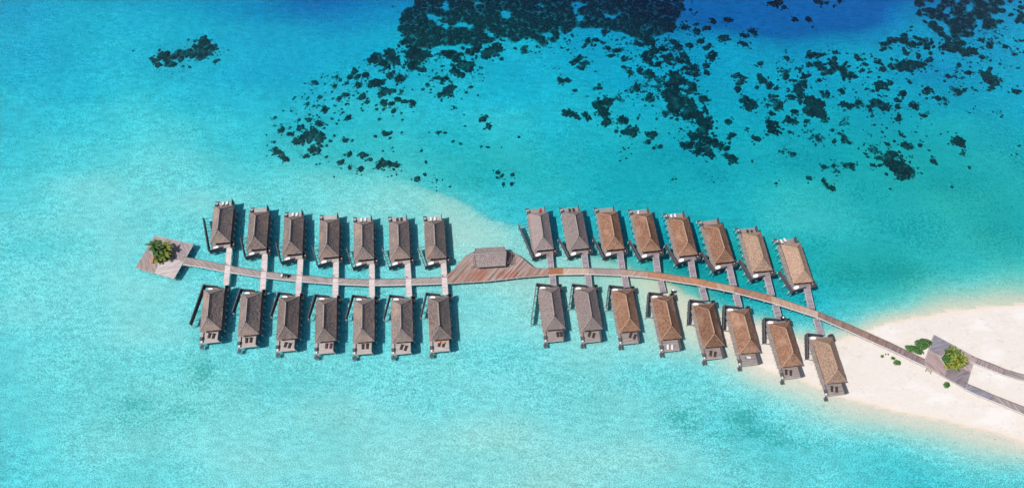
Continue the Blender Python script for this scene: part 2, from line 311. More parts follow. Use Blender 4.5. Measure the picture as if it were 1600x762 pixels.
    bp = N.new('ShaderNodeBump'); bp.inputs['Strength'].default_value = st; bp.inputs['Distance'].default_value = dist
    L.new(hgt, bp.inputs['Height']); L.new(bp.outputs[0], b.inputs['Normal'])
    return m
zc = (GZ[:-1, :-1]+GZ[1:, 1:]+GZ[:-1, 1:]+GZ[1:, :-1])/4
tag(grid_faces(zc < -.03, 'seabed', sand_material('rippled_sand_painted_caustics', True)), kind='structure')
tag(grid_faces(zc >= -.03, 'sandbank', sand_material('dry_coral_sand', False)), kind='structure')

# ------------------------------------------------------------------ water
wm = bpy.data.materials.new('lagoon_water'); wm.use_nodes = True; N = wm.node_tree.nodes; L = wm.node_tree.links; N.clear()
out = N.new('ShaderNodeOutputMaterial'); mx = N.new('ShaderNodeMixShader'); tr = N.new('ShaderNodeBsdfTransparent'); gl = N.new('ShaderNodeBsdfGlossy'); fr = N.new('ShaderNodeFresnel')
gl.inputs['Roughness'].default_value = .07; fr.inputs['IOR'].default_value = 1.33
g = N.new('ShaderNodeNewGeometry'); mp = N.new('ShaderNodeMapping'); mp.inputs['Scale'].default_value = (1, 1.7, 1); mp.inputs['Rotation'].default_value = (0, 0, .5)
L.new(g.outputs['Position'], mp.inputs[0]); n1 = N.new('ShaderNodeTexNoise'); n1.inputs['Scale'].default_value = 1.1; n1.inputs['Detail'].default_value = 4; n1.inputs['Roughness'].default_value = .65; L.new(mp.outputs[0], n1.inputs['Vector'])
bp = N.new('ShaderNodeBump'); bp.inputs['Strength'].default_value = 1; bp.inputs['Distance'].default_value = .33; L.new(n1.outputs['Fac'], bp.inputs['Height'])
L.new(bp.outputs[0], gl.inputs['Normal']); L.new(bp.outputs[0], fr.inputs['Normal'])
L.new(fr.outputs[0], mx.inputs[0]); L.new(tr.outputs[0], mx.inputs[1]); L.new(gl.outputs[0], mx.inputs[2]); L.new(mx.outputs[0], out.inputs['Surface'])
va = N.new('ShaderNodeVolumeAbsorption'); va.inputs['Density'].default_value = .57; va.inputs['Color'].default_value = (0, .892, .968, 1); L.new(va.outputs[0], out.inputs['Volume'])
bm = bmesh.new(); box(bm, -4100, 4100, -4100, 4100, -45, 0); tag(build('lagoon_water', bm, wm), kind='structure')

# ------------------------------------------------------------------ villas
EAVE, RISE, RW, RL, HIP, DK = 5.0, 4.7, 4.6, 9.85, 4.35, 2.2
def hip_roof(bm, hw, hl, hip, z0, rise, rnd, nu=14):
    """thatch hip roof: four subdivided slopes with a ragged eave, closed by a soffit"""
    A_ = [Vector((-hw, -hl, z0)), Vector((hw, -hl, z0)), Vector((hw, hl, z0)), Vector((-hw, hl, z0))]
    r0 = Vector((0, -hl+hip, z0+rise)); r1 = Vector((0, hl-hip, z0+rise))
    def slope(a, b, c, d, nx, ny):
        g = [[None]*(ny+1) for _ in range(nx+1)]
        for i in range(nx+1):
            for j in range(ny+1):
                u, v = i/nx, j/ny; p = a.lerp(b, u).lerp(d.lerp(c, u), v)
                edge = i in (0, nx)
                sag = -.22*math.sin(math.pi*v)
                p = p+Vector((0, 0, sag))
                if not edge and 0 < v < 1: p += Vector((rnd.uniform(-.05, .05), rnd.uniform(-.05, .05), rnd.uniform(-.07, .07)))
                if v == 0 and not edge: p += Vector((0, 0, rnd.uniform(-.10, .04)))+(a+b).normalized()*rnd.uniform(-.05, .10)
                g[i][j] = bm.verts.new(p)
        for i in range(nx):
            for j in range(ny):
                q = [g[i][j], g[i+1][j], g[i+1][j+1], g[i][j+1]]
                if (q[2].co-q[3].co).length < 1e-5: q = q[:3]
                bm.faces.new(q)
        return [g[i][0] for i in range(nx+1)]
    loop = []
    for a, b, c, d, nx in ((A_[0], A_[1], r0, r0, 10), (A_[1], A_[2], r1, r0, 22), (A_[2], A_[3], r1, r1, 10), (A_[3], A_[0], r0, r1, 22)):
        e = slope(a, b, c, d, nx, 8)
        lo = [bm.verts.new(v.co*1 + Vector((-v.co.x*.05, -v.co.y*.03, -.38))) for v in e]
        for i in range(len(e)-1): bm.faces.new((e[i], lo[i], lo[i+1], e[i+1]))
        loop += lo[:-1]
    bm.faces.new(loop)
    bmesh.ops.remove_doubles(bm, verts=bm.verts[:], dist=.002)
    return A_, r0, r1
def make_villa(s, roofm, capm, long_fence):
    """v runs from the open end (-) to the entrance (+); y = s*v.  West is always -x."""
    rnd = random.Random(5+s)
    root = empty('water_villa', (0, 0, 0))
    Y = lambda v: s*(v if v > -9.2 or s == 1 else -9.2+(v+9.2)*.84)
    def bx(bm, x0, x1, v0, v1, z0, z1): box(bm, x0, x1, min(Y(v0), Y(v1)), max(Y(v0), Y(v1)), z0, z1)
    b = bmesh.new(); A_, r0, r1 = hip_roof(b, RW, RL, HIP, EAVE, RISE, rnd); roof = build('roof', b, roofm, root)
    b = bmesh.new()
    bar(b, r0+Vector((0, 0, .05)), r1+Vector((0, 0, .05)), .42, .3)
    for c, r in ((A_[0], r0), (A_[1], r0), (A_[2], r1), (A_[3], r1)):
        pts = [c.lerp(r, t/5)+Vector((0, 0, .03-.22*math.sin(math.pi*t/5))) for t in range(6)]
        for i in range(5): bar(b, pts[i], pts[i+1], .24, .16)
    build('ridge_cap', b, capm, roof)
    for r in (r0, r1):
        b = bmesh.new(); cyl(b, r.x, r.y, r.z+.1, r.z+.75, .2, .09); build('finial', b, M['black'], roof)
    # walls
    b = bmesh.new()
    bx(b, -3.5, 3.5, -8.2, 8.5, DK, EAVE+.3); wall = build('wall', b, M['wood_wall'], root)
    b = bmesh.new(); bx(b, -2.6, 2.2, -8.2, -8.3, DK+.05, DK+2.4); build('sliding_door', b, M['glass'], root)
    b = bmesh.new(); bx(b, 1.9, 3.2, 8.5, 8.6, DK+.02, DK+2.2); d = build('entrance_door', b, M['beam_dark'], root)
    for v in (-5, 0, 5):
        b = bmesh.new(); box(b, -3.58, -3.5, v-1.1, v+1.1, DK+.7, DK+2.2); build('window', b, M['glass'], root)
    # decks
    b = bmesh.new()
    bx(b, -5.2, 4.75, -9.2, 9.0, DK-.25, DK); build('platform', b, M['wood_deck'], root)
    b = bmesh.new(); bx(b, -5.0, 3.35, -14.2, -9.203, DK-.25, DK-.003); sun = build('sun_deck', b, M['wood_pale' if LEFT else 'wood_deck'], root)
    b = bmesh.new(); bx(b, -5.1, 3.45, -14.32, -14.203, DK-.4, DK+.05); build('edge_beam', b, M['beam'], sun)
    b = bmesh.new(); bx(b, -3.95, -3.8, -14.0, -9.3, DK, DK+.5); build('low_rail', b, M['beam_dark'], sun)
    b = bmesh.new(); bx(b, -4.6, .9, 9.003, 11.9, DK-.25, DK-.003); build('bath_deck', b, M['wood_pink'], root)
    b = bmesh.new(); bx(b, .9, 4.75, 9.003, 11.2, DK-.25, DK-.002); build('entrance_deck', b, M['wood_pale' if LEFT else 'wood_pink'], root)
    # store enclosure east of the entrance: open box
    b = bmesh.new()
    for (x0, x1, v0, v1) in ((4.3, 4.4, 8.8, 11.7), (5.9, 6.0, 8.8, 11.7), (4.4, 5.9, 8.8, 8.9), (4.4, 5.9, 11.6, 11.7)): bx(b, x0, x1, v0, v1, 1.6, 3.9)
    bx(b, 4.4, 5.9, 8.9, 11.6, 1.6, 1.8); enc = build('service_enclosure', b, M['screen'], root)
    b = bmesh.new(); bx(b, 4.7, 5.5, 9.3, 10.3, 1.8, 2.7); bevel(b); build('cooling_unit', b, M['beam'], enc)
    # privacy screens
    end = (-9.9, -5.2) if long_fence else (-8.25, 2.4)
    cor = (-5.35, 13.0)
    b = bmesh.new(); wallbar(b, (cor[0], Y(cor[1])), (end[0], Y(end[1])), .26, 1.2, 4.4, 0, -.5)
    f1 = build('side_screen', b, M['screen'], root)
    b = bmesh.new(); wallbar(b, (cor[0]+.1, Y(cor[1])), (1.0, Y(11.55)), .26, 1.2, 4.4); f2 = build('entrance_screen', b, M['screen'], root)
    L_ = math.hypot(cor[0]-end[0], cor[1]-end[1])
    for k in range(int(L_/3.6)+1):              # cap rail brackets and piles under the long screen
        t = min(1, (k+.25)*3.6/L_); x = cor[0]+(end[0]-cor[0])*t; v = cor[1]+(end[1]-cor[1])*t
        b = bmesh.new(); cyl(b, x-.33, Y(v), -4, 1.6, .17, n=8); build('pile', b, M['pile'], root)
        if k and v < 9.5 and x < -5.4:
            b = bmesh.new(); bar(b, (x, Y(v), 2.0), (-5.1, Y(v-.8 if v > -8 else v), 2.0), .16, .2); build('tie_beam', b, M['beam_dark'], root)
    b = bmesh.new(); bar(b, (cor[0], Y(cor[1]), 4.46), (end[0], Y(end[1]), 3.96), .4, .1); build('cap_rail', b, M['screen'], f1)
    for v in (11.9, 12.7):
        b = bmesh.new(); cyl(b, -1.6 if v < 12 else -4.6, Y(v), -4, 1.9, .17, n=8); build('pile', b, M['pile'], root)
    b = bmesh.new(); wallbar(b, (3.42, Y(-9.0)), (3.42, Y(-14.3)), .2, 1.9, 4.7, 0, .5); build('deck_screen', b, M['screen'], root)
    # steps down to the water
    st = bmesh.new(); bx(st, -5.5, -3.8, -16.1, -14.6, .85, 1.0); bt = build('swim_platform', st, M['screen'], root)
    b = bmesh.new()
    for k in range(4): bx(b, -5.2, -4.2, -14.33-.16*k, -14.5-.16*k, 1.9-.25*k, 1.96-.25*k)
    build('stair', b, M['beam_dark'], root)
    b = bmesh.new(); bar(b, (-5.3, Y(-14.2), 3.0), (-5.3, Y(-16.0), 1.9), .08, .08); bar(b, (-5.3, Y(-16.0), 1.9), (-5.3, Y(-16.0), 1.0), .08, .08); build('hand_rail', b, M['black'], bt)
    b = bmesh.new(); bx(b, -5.15, -3.9, -12.9, -11.6, DK, DK+1.1); bevel(b, .08); build('shower_screen', b, M['screen'], root)
    b = bmesh.new(); cyl(b, -4.5, Y(-13.5), DK, DK+.12, .3, n=14); build('shower_tray', b, M['white'], root)
    for x, vs in ((-5.05, (-13.9, -10.6, -7.2, -3.9, -.6, 2.8, 6.1, 8.9)), (4.65, (-8.9, -5.6, -2.3, 1.0, 4.3, 7.6, 10.8)), (3.2, (-13.9, -11.4)), (-5.3, (-15.9,)), (-4.0, (-15.9,))):
        for v in vs:
            b = bmesh.new(); top = 1.97 if v > -15 else .85; cyl(b, x, Y(v), -4, top, .19, n=8); build('pile', b, M['pile'], root)
    b = bmesh.new()
    for v in np.arange(-8.9, 9, 3.3): bx(b, -5.6, 5.1, v-.12, v+.12, 1.68, 1.945)
    build('cross_beam', b, M['beam'], root)
    kids(root); return root
VP = {'V1': (343.5, 351, 350, 'g'), }
QD = dict(V1=(327.8,380.3,359.3,378.3,334.9,324.4,365.6,319),V2=(383.2,389.4,416.8,389.8,390,331.5,420.7,330),V3=(440.5,398,471.9,398,444.6,339,474.6,335.6),
 V4=(496.8,402,529.9,402.8,499.5,344,531,340.7),V5=(552.4,405.6,584.8,405.6,553,348,583,344),V6=(609.9,404,640.6,403.3,609,347.6,637.7,345),V7=(667.3,404,696,402.7,664,346.2,693.5,344.3),
 V8=(835.4,390.3,864.6,388.7,826.8,334.4,855,331.3),V9=(890.5,388.7,920.5,385.6,880.3,334.4,908.7,330.5),V10=(944.5,390.4,975.6,388.8,935.3,333,964,329.7),
 V11=(1002.7,393.5,1031.5,391.5,989,335,1017.7,332.5),V12=(1059.7,399.4,1090,398,1044.6,341.7,1074.2,339),V13=(1117.5,411.5,1148,407.2,1100,353.4,1126.8,348.7),
 V14=(1175.6,424.4,1207,421.9,1159.4,364.7,1188.9,362.2),V15=(1239.5,443.2,1271.4,440.6,1220,381,1250.6,379.2),
 W1=(312,517.4,345.9,515,316.8,453.6,352.2,449.7),W2=(371.9,522.9,403.7,521.3,375,460.7,410.5,457.6),W3=(430.9,528.4,464.4,528.4,434.3,467,470.5,462),
 W4=(492.4,533.5,524,533.5,493.4,467.7,527.5,465.3),W5=(551.4,534.6,583.8,534.6,552.4,468.7,586.6,466.3),W6=(612,534.6,645.3,533.5,610.4,468.7,645.3,466.3),
 W7=(673.4,531.3,704.3,528.2,668.3,466.8,701.4,462.8),W8=(851.5,515,882.7,513.1,842,451.3,874.3,449),W9=(909,515,941.3,513,898.7,453.6,930.2,449.7),
 W10=(967.4,518.5,1001.2,516.2,956,454.5,988.8,451.2),W11=(1032.2,533.5,1067.3,530.7,1015.5,462.3,1052.5,459.6),W12=(1099.6,545.5,1133.8,542.8,1079.3,474.4,1117.2,470.7),
 W13=(1156,554,1187.6,550.9,1136.6,483.7,1170.4,481.7),W14=(1223,573.5,1254.5,570.6,1199.4,504.6,1232.9,501.7),W15=(1291,600,1323.5,596.2,1266.3,529.2,1301.8,526.3))
POSE = {}
for k, c in QD.items():
    p = [at(c[i], c[i+1], EAVE) for i in (0, 2, 4, 6)]
    o = sum(p, Vector())/4; ax = p[2]+p[3]-p[0]-p[1]; a = math.atan2(-ax.x, ax.y)
    POSE[k] = (o.x, o.y, .5*a+.5*math.radians(5.9))
ROOF = {**{f'{r}{i}': 'g' for r in 'VW' for i in range(1, 8)}, **{f'{r}{i}': 'm' for r in 'VW' for i in (8, 9)}, **{f'{r}{i}': 'o' for r in 'VW' for i in (10, 11, 12, 13)}, 'V14': 't', 'V15': 't', 'W14': 'o', 'W15': 't'}
RM = {'g': ('roof_grey', 'cap_grey'), 'm': ('roof_mauve', 'cap_grey'), 'o': ('roof_orange', 'cap_warm'), 't': ('roof_tan', 'cap_warm')}
ORD = ['first', 'second', 'third', 'fourth', 'fifth', 'sixth', 'seventh', 'eighth']
ADJ = {'g': 'dark grey-brown', 'm': 'pale mauve-grey', 'o': 'fresh orange-brown', 't': 'light tan'}
protos = {}; VILLA = {}
for k in QD:
    i = int(k[1:]); LEFT = i <= 7; s = -1 if k[0] == 'V' else 1; lng = i in (1, 8)
    key = (s, ROOF[k], lng, LEFT)
    if key not in protos: protos[key] = make_villa(s, M[RM[ROOF[k]][0]], M[RM[ROOF[k]][1]], lng); o = protos[key]
    else: o = copy_tree(protos[key])
    x, y, a = POSE[k]; o.location = (x, y, 0); o.rotation_euler = (0, 0, a); VILLA[k] = o
    n = i if LEFT else i-7; side = 'upper' if k[0] == 'V' else 'lower'; grp = 'left' if LEFT else 'right'
    tag(o, f"{ADJ[ROOF[k]]} thatched villa, {ORD[n-1]} from left in the {side} row {grp} of the pavilion", 'villa', 'thatched water villas along the boardwalk')
def vloc(k, x, v, z=DK):                           # villa coordinates -> world
    ox, oy, a = POSE[k]; y = v*(-1 if k[0] == 'V' else 1)
    return Vector((ox+x*math.cos(a)-y*math.sin(a), oy+x*math.sin(a)+y*math.cos(a), z))

# ------------------------------------------------------------------ tubs and loungers
b = bmesh.new()
def ell(bm, rx, ry, z, n=20): return [bm.verts.new((rx*math.cos(2*math.pi*t/n), ry*math.sin(2*math.pi*t/n), z)) for t in range(n)]
def ring(bm, a, c):
    for i in range(len(a)): bm.faces.new((a[i], a[(i+1) % len(a)], c[(i+1) % len(a)], c[i]))
rr = [ell(b, 1.0, .52, 0), ell(b, 1.3, .74, .6), ell(b, 1.36, .80, .64), ell(b, 1.18, .62, .64), ell(b, .95, .45, .3)]
for i in range(4): ring(b, rr[i], rr[i+1])
b.faces.new(rr[0][::-1]); b.faces.new(rr[4])
tub0 = empty('bathtub', (0, 0, 0)); build('basin', b, M['white'], tub0)
b = bmesh.new(); cyl(b, 0, .95, 0, .95, .05); bar(b, (0, .95, .93), (0, .6, .93), .06, .06); build('tap', b, M['black'], tub0); kids(tub0)
for j, k in enumerate(QD):
    t = tub0 if j == 0 else copy_tree(tub0)
    t.location = vloc(k, -2.75, 10.95); t.rotation_euler = (0, 0, POSE[k][2]+math.radians(14 if k[0] == 'V' else -8))
    i = int(k[1:]); n = i if i <= 7 else i-7
    tag(t, f"white oval bathtub outside the {ORD[n-1]} {'upper' if k[0]=='V' else 'lower'} villa {'left' if i<=7 else 'right'} of the pavilion", 'bathtub', 'outdoor bathtubs on the villa decks')
def make_lounger(cm, hm=None):
    r = empty('sun_lounger', (0, 0, 0)); b = bmesh.new()
    box(b, -.5, .5, -1.2, 1.2, .25, .35); build('frame', b, M['cushion_dark'], r)
    for x in (-.42, .42):
        for y in (-1.05, 1.05):
            b = bmesh.new(); box(b, x-.05, x+.05, y-.05, y+.05, 0, .25); build('leg', b, M['cushion_dark'], r)
    b = bmesh.new(); box(b, -.47, .47, -1.15, .45, .353, .5); bevel(b, .04); build('seat_cushion', b, cm, r)
    b = bmesh.new(); box(b, -.47, .47, 0, .8, -.02, .13, Matrix.Translation((0, .47, .40)) @ Matrix.Rotation(math.radians(38), 4, 'X')); bevel(b, .04); build('backrest', b, hm or cm, r)
    kids(r); return r
LP = {k: make_lounger(M['cushion_'+k]) for k in ('dark', 'purple', 'red', 'white')}; LP['orange'] = make_lounger(M['cushion_dark'], M['cushion_orange'])
used = set()
LG = [('W1', 330.5, 524.5, -12, 'dark'), ('W2', 388.7, 531.4, 0, 'dark'), ('W3', 449.3, 539.2, -16, 'dark'), ('W4', 513.5, 540.4, -6, 'purple'), ('W5', 570.4, 541.2, 0, 'dark'), ('W6', 630.6, 543, -20, 'dark'),
      ('W7', 689.6, 537.8, -15, 'orange'), ('W8', 873.8, 522.4, 0, 'dark'), ('W9', 923.8, 523.2, -22, 'dark'), ('W10', 988, 525, -25, 'dark'), ('W11', 1046.4, 542.6, -10, 'white'), ('W12', 1113.5, 552.8, -18, 'dark'),
      ('W13', 1168.5, 558.5, 80, 'white'), ('W14', 1231.5, 582, -15, 'dark'), ('W15', 1303, 608, -15, 'dark'),
      ('V1', 352, 318.5, 180, 'white'), ('V3', 461, 336, 175, 'white'), ('V5', 568, 344, 180, 'white'), ('V6', 624, 344, 180, 'dark'), ('V7', 676.5, 343, 180, 'white'), ('V8', 844, 329.4, 170, 'red'), ('V9', 893, 329.2, 180, 'dark'),
      ('V11', 997, 333, 170, 'white'), ('V12', 1051.5, 338, 180, 'white'), ('V14', 1171, 363, 170, 'dark'), ('V15', 1223.5, 377, 195, 'white')]
CN = {'dark': 'dark brown', 'purple': 'plum', 'red': 'red', 'white': 'white', 'orange': 'dark lounger with orange headrest,'}
for k, px, py, rot, c in LG:
    p = at(px, py, DK); a = POSE[k][2]+math.radians(rot)
    single = k in ('W13', 'V8', 'V11')
    for sd in ((0,) if single else (-1, 1)):
        o = LP[c] if c not in used else copy_tree(LP[c]); used.add(c)
        off = (.72 if k == 'W8' else .95)*sd
        o.location = (p.x+off*math.cos(a), p.y+off*math.sin(a), DK); o.rotation_euler = (0, 0, a)
        i = int(k[1:]); n = i if i <= 7 else i-7
        wh = '' if single else ('left ' if (sd < 0) == (abs(rot) < 90) else 'right ')
        nm = 'orange-headed sun lounger' if c == 'orange' else CN[c]+' sun lounger'
        tag(o, f"{wh}{nm} at the {ORD[n-1]} {'upper' if k[0]=='V' else 'lower'} villa {'left' if i<=7 else 'right'} of the pavilion", 'sun lounger', 'sun loungers on the villa decks')
for c in list(LP):
    if c not in used: bpy.data.objects.remove(LP[c])

# ------------------------------------------------------------------ boardwalk
def planks(name, a, b, ang, blot=None, st=(.16, 2.1, 1)):
    return mat(name, a, .8, col2=b, scale=1, stretch=st, ang=-ang, bump=.25, detail=3, lo=.4, hi=.6, rnd=False, blot=blot)
GREY = ((.335, .28, .26), (.19, .155, .142)); PINK = ((.34, .26, .26), (.17, .13, .13)); RED = ((.40, .18, .085), (.24, .13, .09)); TANW = ((.47, .35, .28), (.33, .235, .18)); BRN = ((.26, .165, .13), (.15, .095, .08)); SLATE = ((.25, .23, .26), (.15, .135, .155))
# main walk edges (px): x, top y, bottom y at deck height
ML = [(284, 401, 412.5), (318, 406.8, 417.6), (352, 414.2, 424.2), (407, 423.6, 432.6), (463, 430, 439), (520, 434.6, 443.3), (577, 436.8, 445.6), (638, 435.6, 444.6), (697, 433, 442.5)]
MR = [(866, 419, 428.6), (917.7, 419.2, 427.8), (969.7, 421, 430), (1008.7, 424.2, 433), (1031.5, 426.8, 436), (1090, 435.6, 445), (1147, 447.6, 456.6), (1205, 462, 472.2), (1278, 486.6, 495.8), (1330, 508.4, 518.6), (1390, 535, 545.5), (1446, 562, 572)]
def lerp_edge(T, x):
    for a, b in zip(T, T[1:]):
        if a[0] <= x <= b[0]:
            t = (x-a[0])/(b[0]-a[0]); t2 = t
            return a[1]+(b[1]-a[1])*t2, a[2]+(b[2]-a[2])*t2
    raise ValueError(x)
def strip_thing(name, T, cuts, mats, label, z=DK, piles=6.5, ends=0):
    mid = T[len(T)//2]; c = at(mid[0], (mid[1]+mid[2])/2, z); root = empty(name, (c.x, c.y, 0)); tag(root, label, 'boardwalk')
    O = Vector((c.x, c.y, 0))
    for ci, (x0, x1) in enumerate(zip(cuts, cuts[1:])):
        xs = [x0]+[t[0] for t in T if x0 < t[0] < x1]+[x1]
        top = [at(x, lerp_edge(T, x)[0], z)-O for x in xs]; bot = [at(x, lerp_edge(T, x)[1], z)-O for x in xs]
        b = bmesh.new(); g = .0
        for i in range(len(xs)-1):
            vs = [bm_v for bm_v in (top[i], top[i+1], bot[i+1], bot[i])]
            prism(b, [(v.x, v.y) for v in vs][::-1], z-.2, z)
        bmesh.ops.remove_doubles(b, verts=b.verts[:], dist=.01)
        build('deck_panel', b, mats[ci % len(mats)], root)
    xs = sorted(set([cuts[0], cuts[-1]]+[t[0] for t in T if cuts[0] < t[0] < cuts[-1]]))
    for e in (0, 1):
        b = bmesh.new()
        pts = [at(x, lerp_edge(T, x)[e], z)-O for x in xs]
        for i in range(len(pts)-1):
            d = (pts[i+1]-pts[i]).normalized(); nn = Vector((-d.y, d.x, 0))*(.13 if e == 0 else -.13)
            bar(b, pts[i]+nn+Vector((0, 0, -.17)), pts[i+1]+nn+Vector((0, 0, -.17)), .26, .6)
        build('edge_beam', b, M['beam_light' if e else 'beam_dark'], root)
        L_ = 0; nxt = 2
        for i in range(len(pts)-1):
            seg = (pts[i+1]-pts[i]); sl_ = seg.length; d = seg.normalized(); nn = Vector((-d.y, d.x, 0))*(-.35 if e == 0 else .35)
            while nxt < L_+sl_:
                p = pts[i]+d*(nxt-L_)+nn; gz = float(height([(p.x+O.x, p.y+O.y)])[0])
                q = bmesh.new(); cyl(q, p.x, p.y, gz-.6, z-.42, .17, n=8); build('pile', q, M['pile'], root); nxt += piles
            L_ += sl_
    return root
def dirang(T, x):
    a = at(x, lerp_edge(T, x)[0], DK); b = at(min(x+10, T[-1][0]), lerp_edge(T, min(x+10, T[-1][0]))[0], DK); return math.atan2(b.y-a.y, b.x-a.x)
mL = []
for i, dg in enumerate((-42, -38, -35, -30, 35, 38, 42, 44)): mL.append(planks(f'grey_diagonal_planks_{dg+60}', *GREY, math.radians(dg)))
strip_thing('boardwalk', ML, [286, 352, 407, 467, 524, 581, 639, 697], mL, 'weathered grey curved boardwalk from the square palm platform to the pavilion deck', piles=6)
cR = [857.5, 880, 920, 972, 1012, 1031, 1048, 1090, 1120, 1147, 1205, 1255, 1278, 1330, 1390, 1445]
kinds = [((.33, .14, .06), (.22, .09, .045)), TANW, ((.33, .25, .23), (.22, .16, .14)), ((.38, .27, .22), (.27, .17, .13)), RED, ((.42, .19, .09), (.22, .12, .09)), ((.42, .20, .10), (.25, .14, .10)), RED, ((.44, .28, .19), (.30, .18, .12)), ((.33, .17, .11), (.20, .11, .08)), ((.42, .29, .21), (.28, .18, .13)), ((.44, .32, .25), (.32, .22, .17)), BRN, BRN, ((.24, .175, .16), (.15, .105, .1))]
mR = []
for i in range(len(cR)-1):
    a = dirang(MR, max(866, cR[i]+1)); dg = 90 if i >= 11 else (55 if i % 2 else 125)
    mR.append(planks(f'boardwalk_planks_{["russet","tan","dun","buff","rust","amber","umber","brick","sand","cocoa","fawn","straw","walnut","bark","slate"][i]}', *kinds[i], a+math.radians(dg), st=(.12, 1.3 if i >= 12 else 2.0, 1)))
MR2 = [(857, 419.6, 429.6)]+MR
strip_thing('boardwalk', MR2, cR, mR, 'long brown curved boardwalk from the pavilion deck down to the sandbank platform', piles=6)
# the two branches east of the sandbank platform
BU = [(1514, 554.7, 563.8), (1521, 557.5, 566.5), (1555.6, 570.7, 580.5), (1570, 577, 586), (1600, 585.7, 594.5), (1660, 600, 609)]
BL = [(1498, 594.5, 603.5), (1508, 598.5, 607.5), (1527, 606, 616.5), (1552.4, 617.2, 626.5), (1600, 635.7, 646.5), (1660, 659, 670)]
ZR = 1.9
strip_thing('boardwalk', BU, [1517, 1570, 1660], [planks('branch_planks_brown', *PINK, math.radians(60)), planks('branch_planks_grey', *GREY, math.radians(-22), st=(.1, 1.6, 1))], 'upper branch walkway leaving the sandbank platform to the right', z=ZR-.03, piles=7)
strip_thing('boardwalk', BL, [1507, 1552, 1660], [planks('branch_planks_slate', *SLATE, math.radians(20)), planks('branch_planks_pale', *GREY, math.radians(-60))], 'lower grey branch walkway leaving the sandbank platform to the right', z=ZR-.03, piles=7)

# link walks to every villa: (villa end px, main end px)
LK = dict(V1=((358.4,386),(356,415)), V2=((414,394),(412.5,424)), V3=((469.5,404),(468,430.5)), V4=((525,406),(524.5,435)), V5=((581,408),(581,437)), V6=((636.5,409),(638.3,436)), V7=((692.5,408),(694.5,434)),
 V8=((858.6,396),(861,420)), V9=((912.4,394),(915.7,419.5)), V10=((968.6,394),(972.3,421)), V11=((1024,397),(1028,426.5)), V12=((1079,404),(1084,435)), V13=((1139,415),(1146.5,447.5)), V14=((1198,430),(1206,462)), V15=((1260.5,447),(1268.5,483.5)),
 W1=((352.6,446),(355,424.5)), W2=((409.7,455),(411.5,433.5)), W3=((465.2,463.5),(467,439.5)), W4=((523.6,465),(524.3,443.6)), W5=((581,465),(581,445.7)), W6=((639.5,464),(638.3,445)), W7=((696,461),(694.8,442.5)),
 W8=((864.6,447.5),(863,429)), W9=((920.6,449),(918.5,428)), W10=((979,449.5),(975.5,430.5)), W11=((1036.5,457),(1031.5,436.5)), W12=((1102.5,470),(1096,446.5)), W13=((1155.5,480.5),(1149.5,457.5)), W14=((1218,500),(1211.5,474.5)), W15=((1283.5,524),(1275,495.5)))
lkL = mat('pale_link_planks', (.60, .50, .48), .8, .3, 1, stretch=(.2, 2.0, 1), bump=.2, lo=.4, hi=.6)
lkR = mat('grey_link_planks', (.30, .25, .275), .8, .42, 1, stretch=(.2, 2.0, 1), bump=.2, lo=.4, hi=.6)
for k, (e, m_) in LK.items():
    i = int(k[1:]); LEFT = i <= 7
    a = at(*e, DK); c = at(*m_, DK); d = (a-c); L_ = d.length; ang = math.atan2(-d.x, d.y)
    root = empty('villa_walkway', (c.x, c.y, 0), ang)
    n = i if LEFT else i-7
    tag(root, f"{'pale' if LEFT else 'grey'} plank link to the {ORD[n-1]} {'upper' if k[0]=='V' else 'lower'} villa {'left' if LEFT else 'right'} of the pavilion", 'walkway', 'plank links to the villas')
    hw = 1.22 if LEFT else 1.35; y1 = L_-.2
    b = bmesh.new(); box(b, -hw, hw, .30, y1, DK-.2, DK-.006); build('deck_panel', b, lkL if LEFT else lkR, root)
    for s in (-1, 1):
        b = bmesh.new(); box(b, s*hw-.11, s*hw+.11, .32, y1-.02, DK-.5, DK+.02); build('edge_beam', b, M['beam'], root)
    yy = 2.0
    while yy < y1-.5:
        for s in (-1, 1):
            b = bmesh.new(); cyl(b, s*(hw-.2), yy, -4, DK-.4, .16, n=8); build('pile', b, M['pile'], root)
        yy += 3.6
    if LEFT and k[0] == 'V':           # the pale planks run across the main walk
        c2 = at(*LK['W'+k[1:]][1], DK); dd = c2-c
        r2 = root; bb = bmesh.new(); M2 = Matrix.Rotation(-ang, 4, 'Z')
        p1 = M2 @ Vector((dd.x, dd.y, 0)); prism(bb, [(-hw, .3), (p1.x-hw, p1.y-.3), (p1.x+hw, p1.y-.3), (hw, .3)], DK+.002, DK+.03); build('crossing_panel', bb, lkL, root)
# small lamps at the crossings
def make_lamp(m):
    r = empty('path_lamp', (0, 0, 0)); b = bmesh.new(); cyl(b, 0, 0, 0, .8, .1, .08); build('post', b, M['black'], r)
    b = bmesh.new(); cyl(b, 0, 0, .8, 1.0, .24, .16, n=12); build('lamp_cap', b, m, r); kids(r); return r
lmp = {True: make_lamp(M['black']), False: make_lamp(M['pile'])}; ul = set()
for k, (e, m_) in LK.items():
    LEFT = int(k[1:]) <= 7
    if LEFT and k[0] == 'W': continue
    i = int(k[1:]); a = at(*e, DK); c = at(*m_, DK); d = (a-c).normalized(); nn = Vector((-d.y, d.x, 0))
    o = lmp[LEFT] if LEFT not in ul else copy_tree(lmp[LEFT]); ul.add(LEFT)
    o.location = c+d*1.0+nn*(.9 if LEFT else .0)*(-1 if i in (3,) else 1)
    n = i if LEFT else i-7
    tag(o, f"{'black' if LEFT else 'white'}-capped path lamp on the link to {ORD[n-1]} {'upper' if k[0]=='V' else 'lower'} villa {'left' if LEFT else 'right'} of the pavilion", 'lamp', 'small lamps along the walkways')

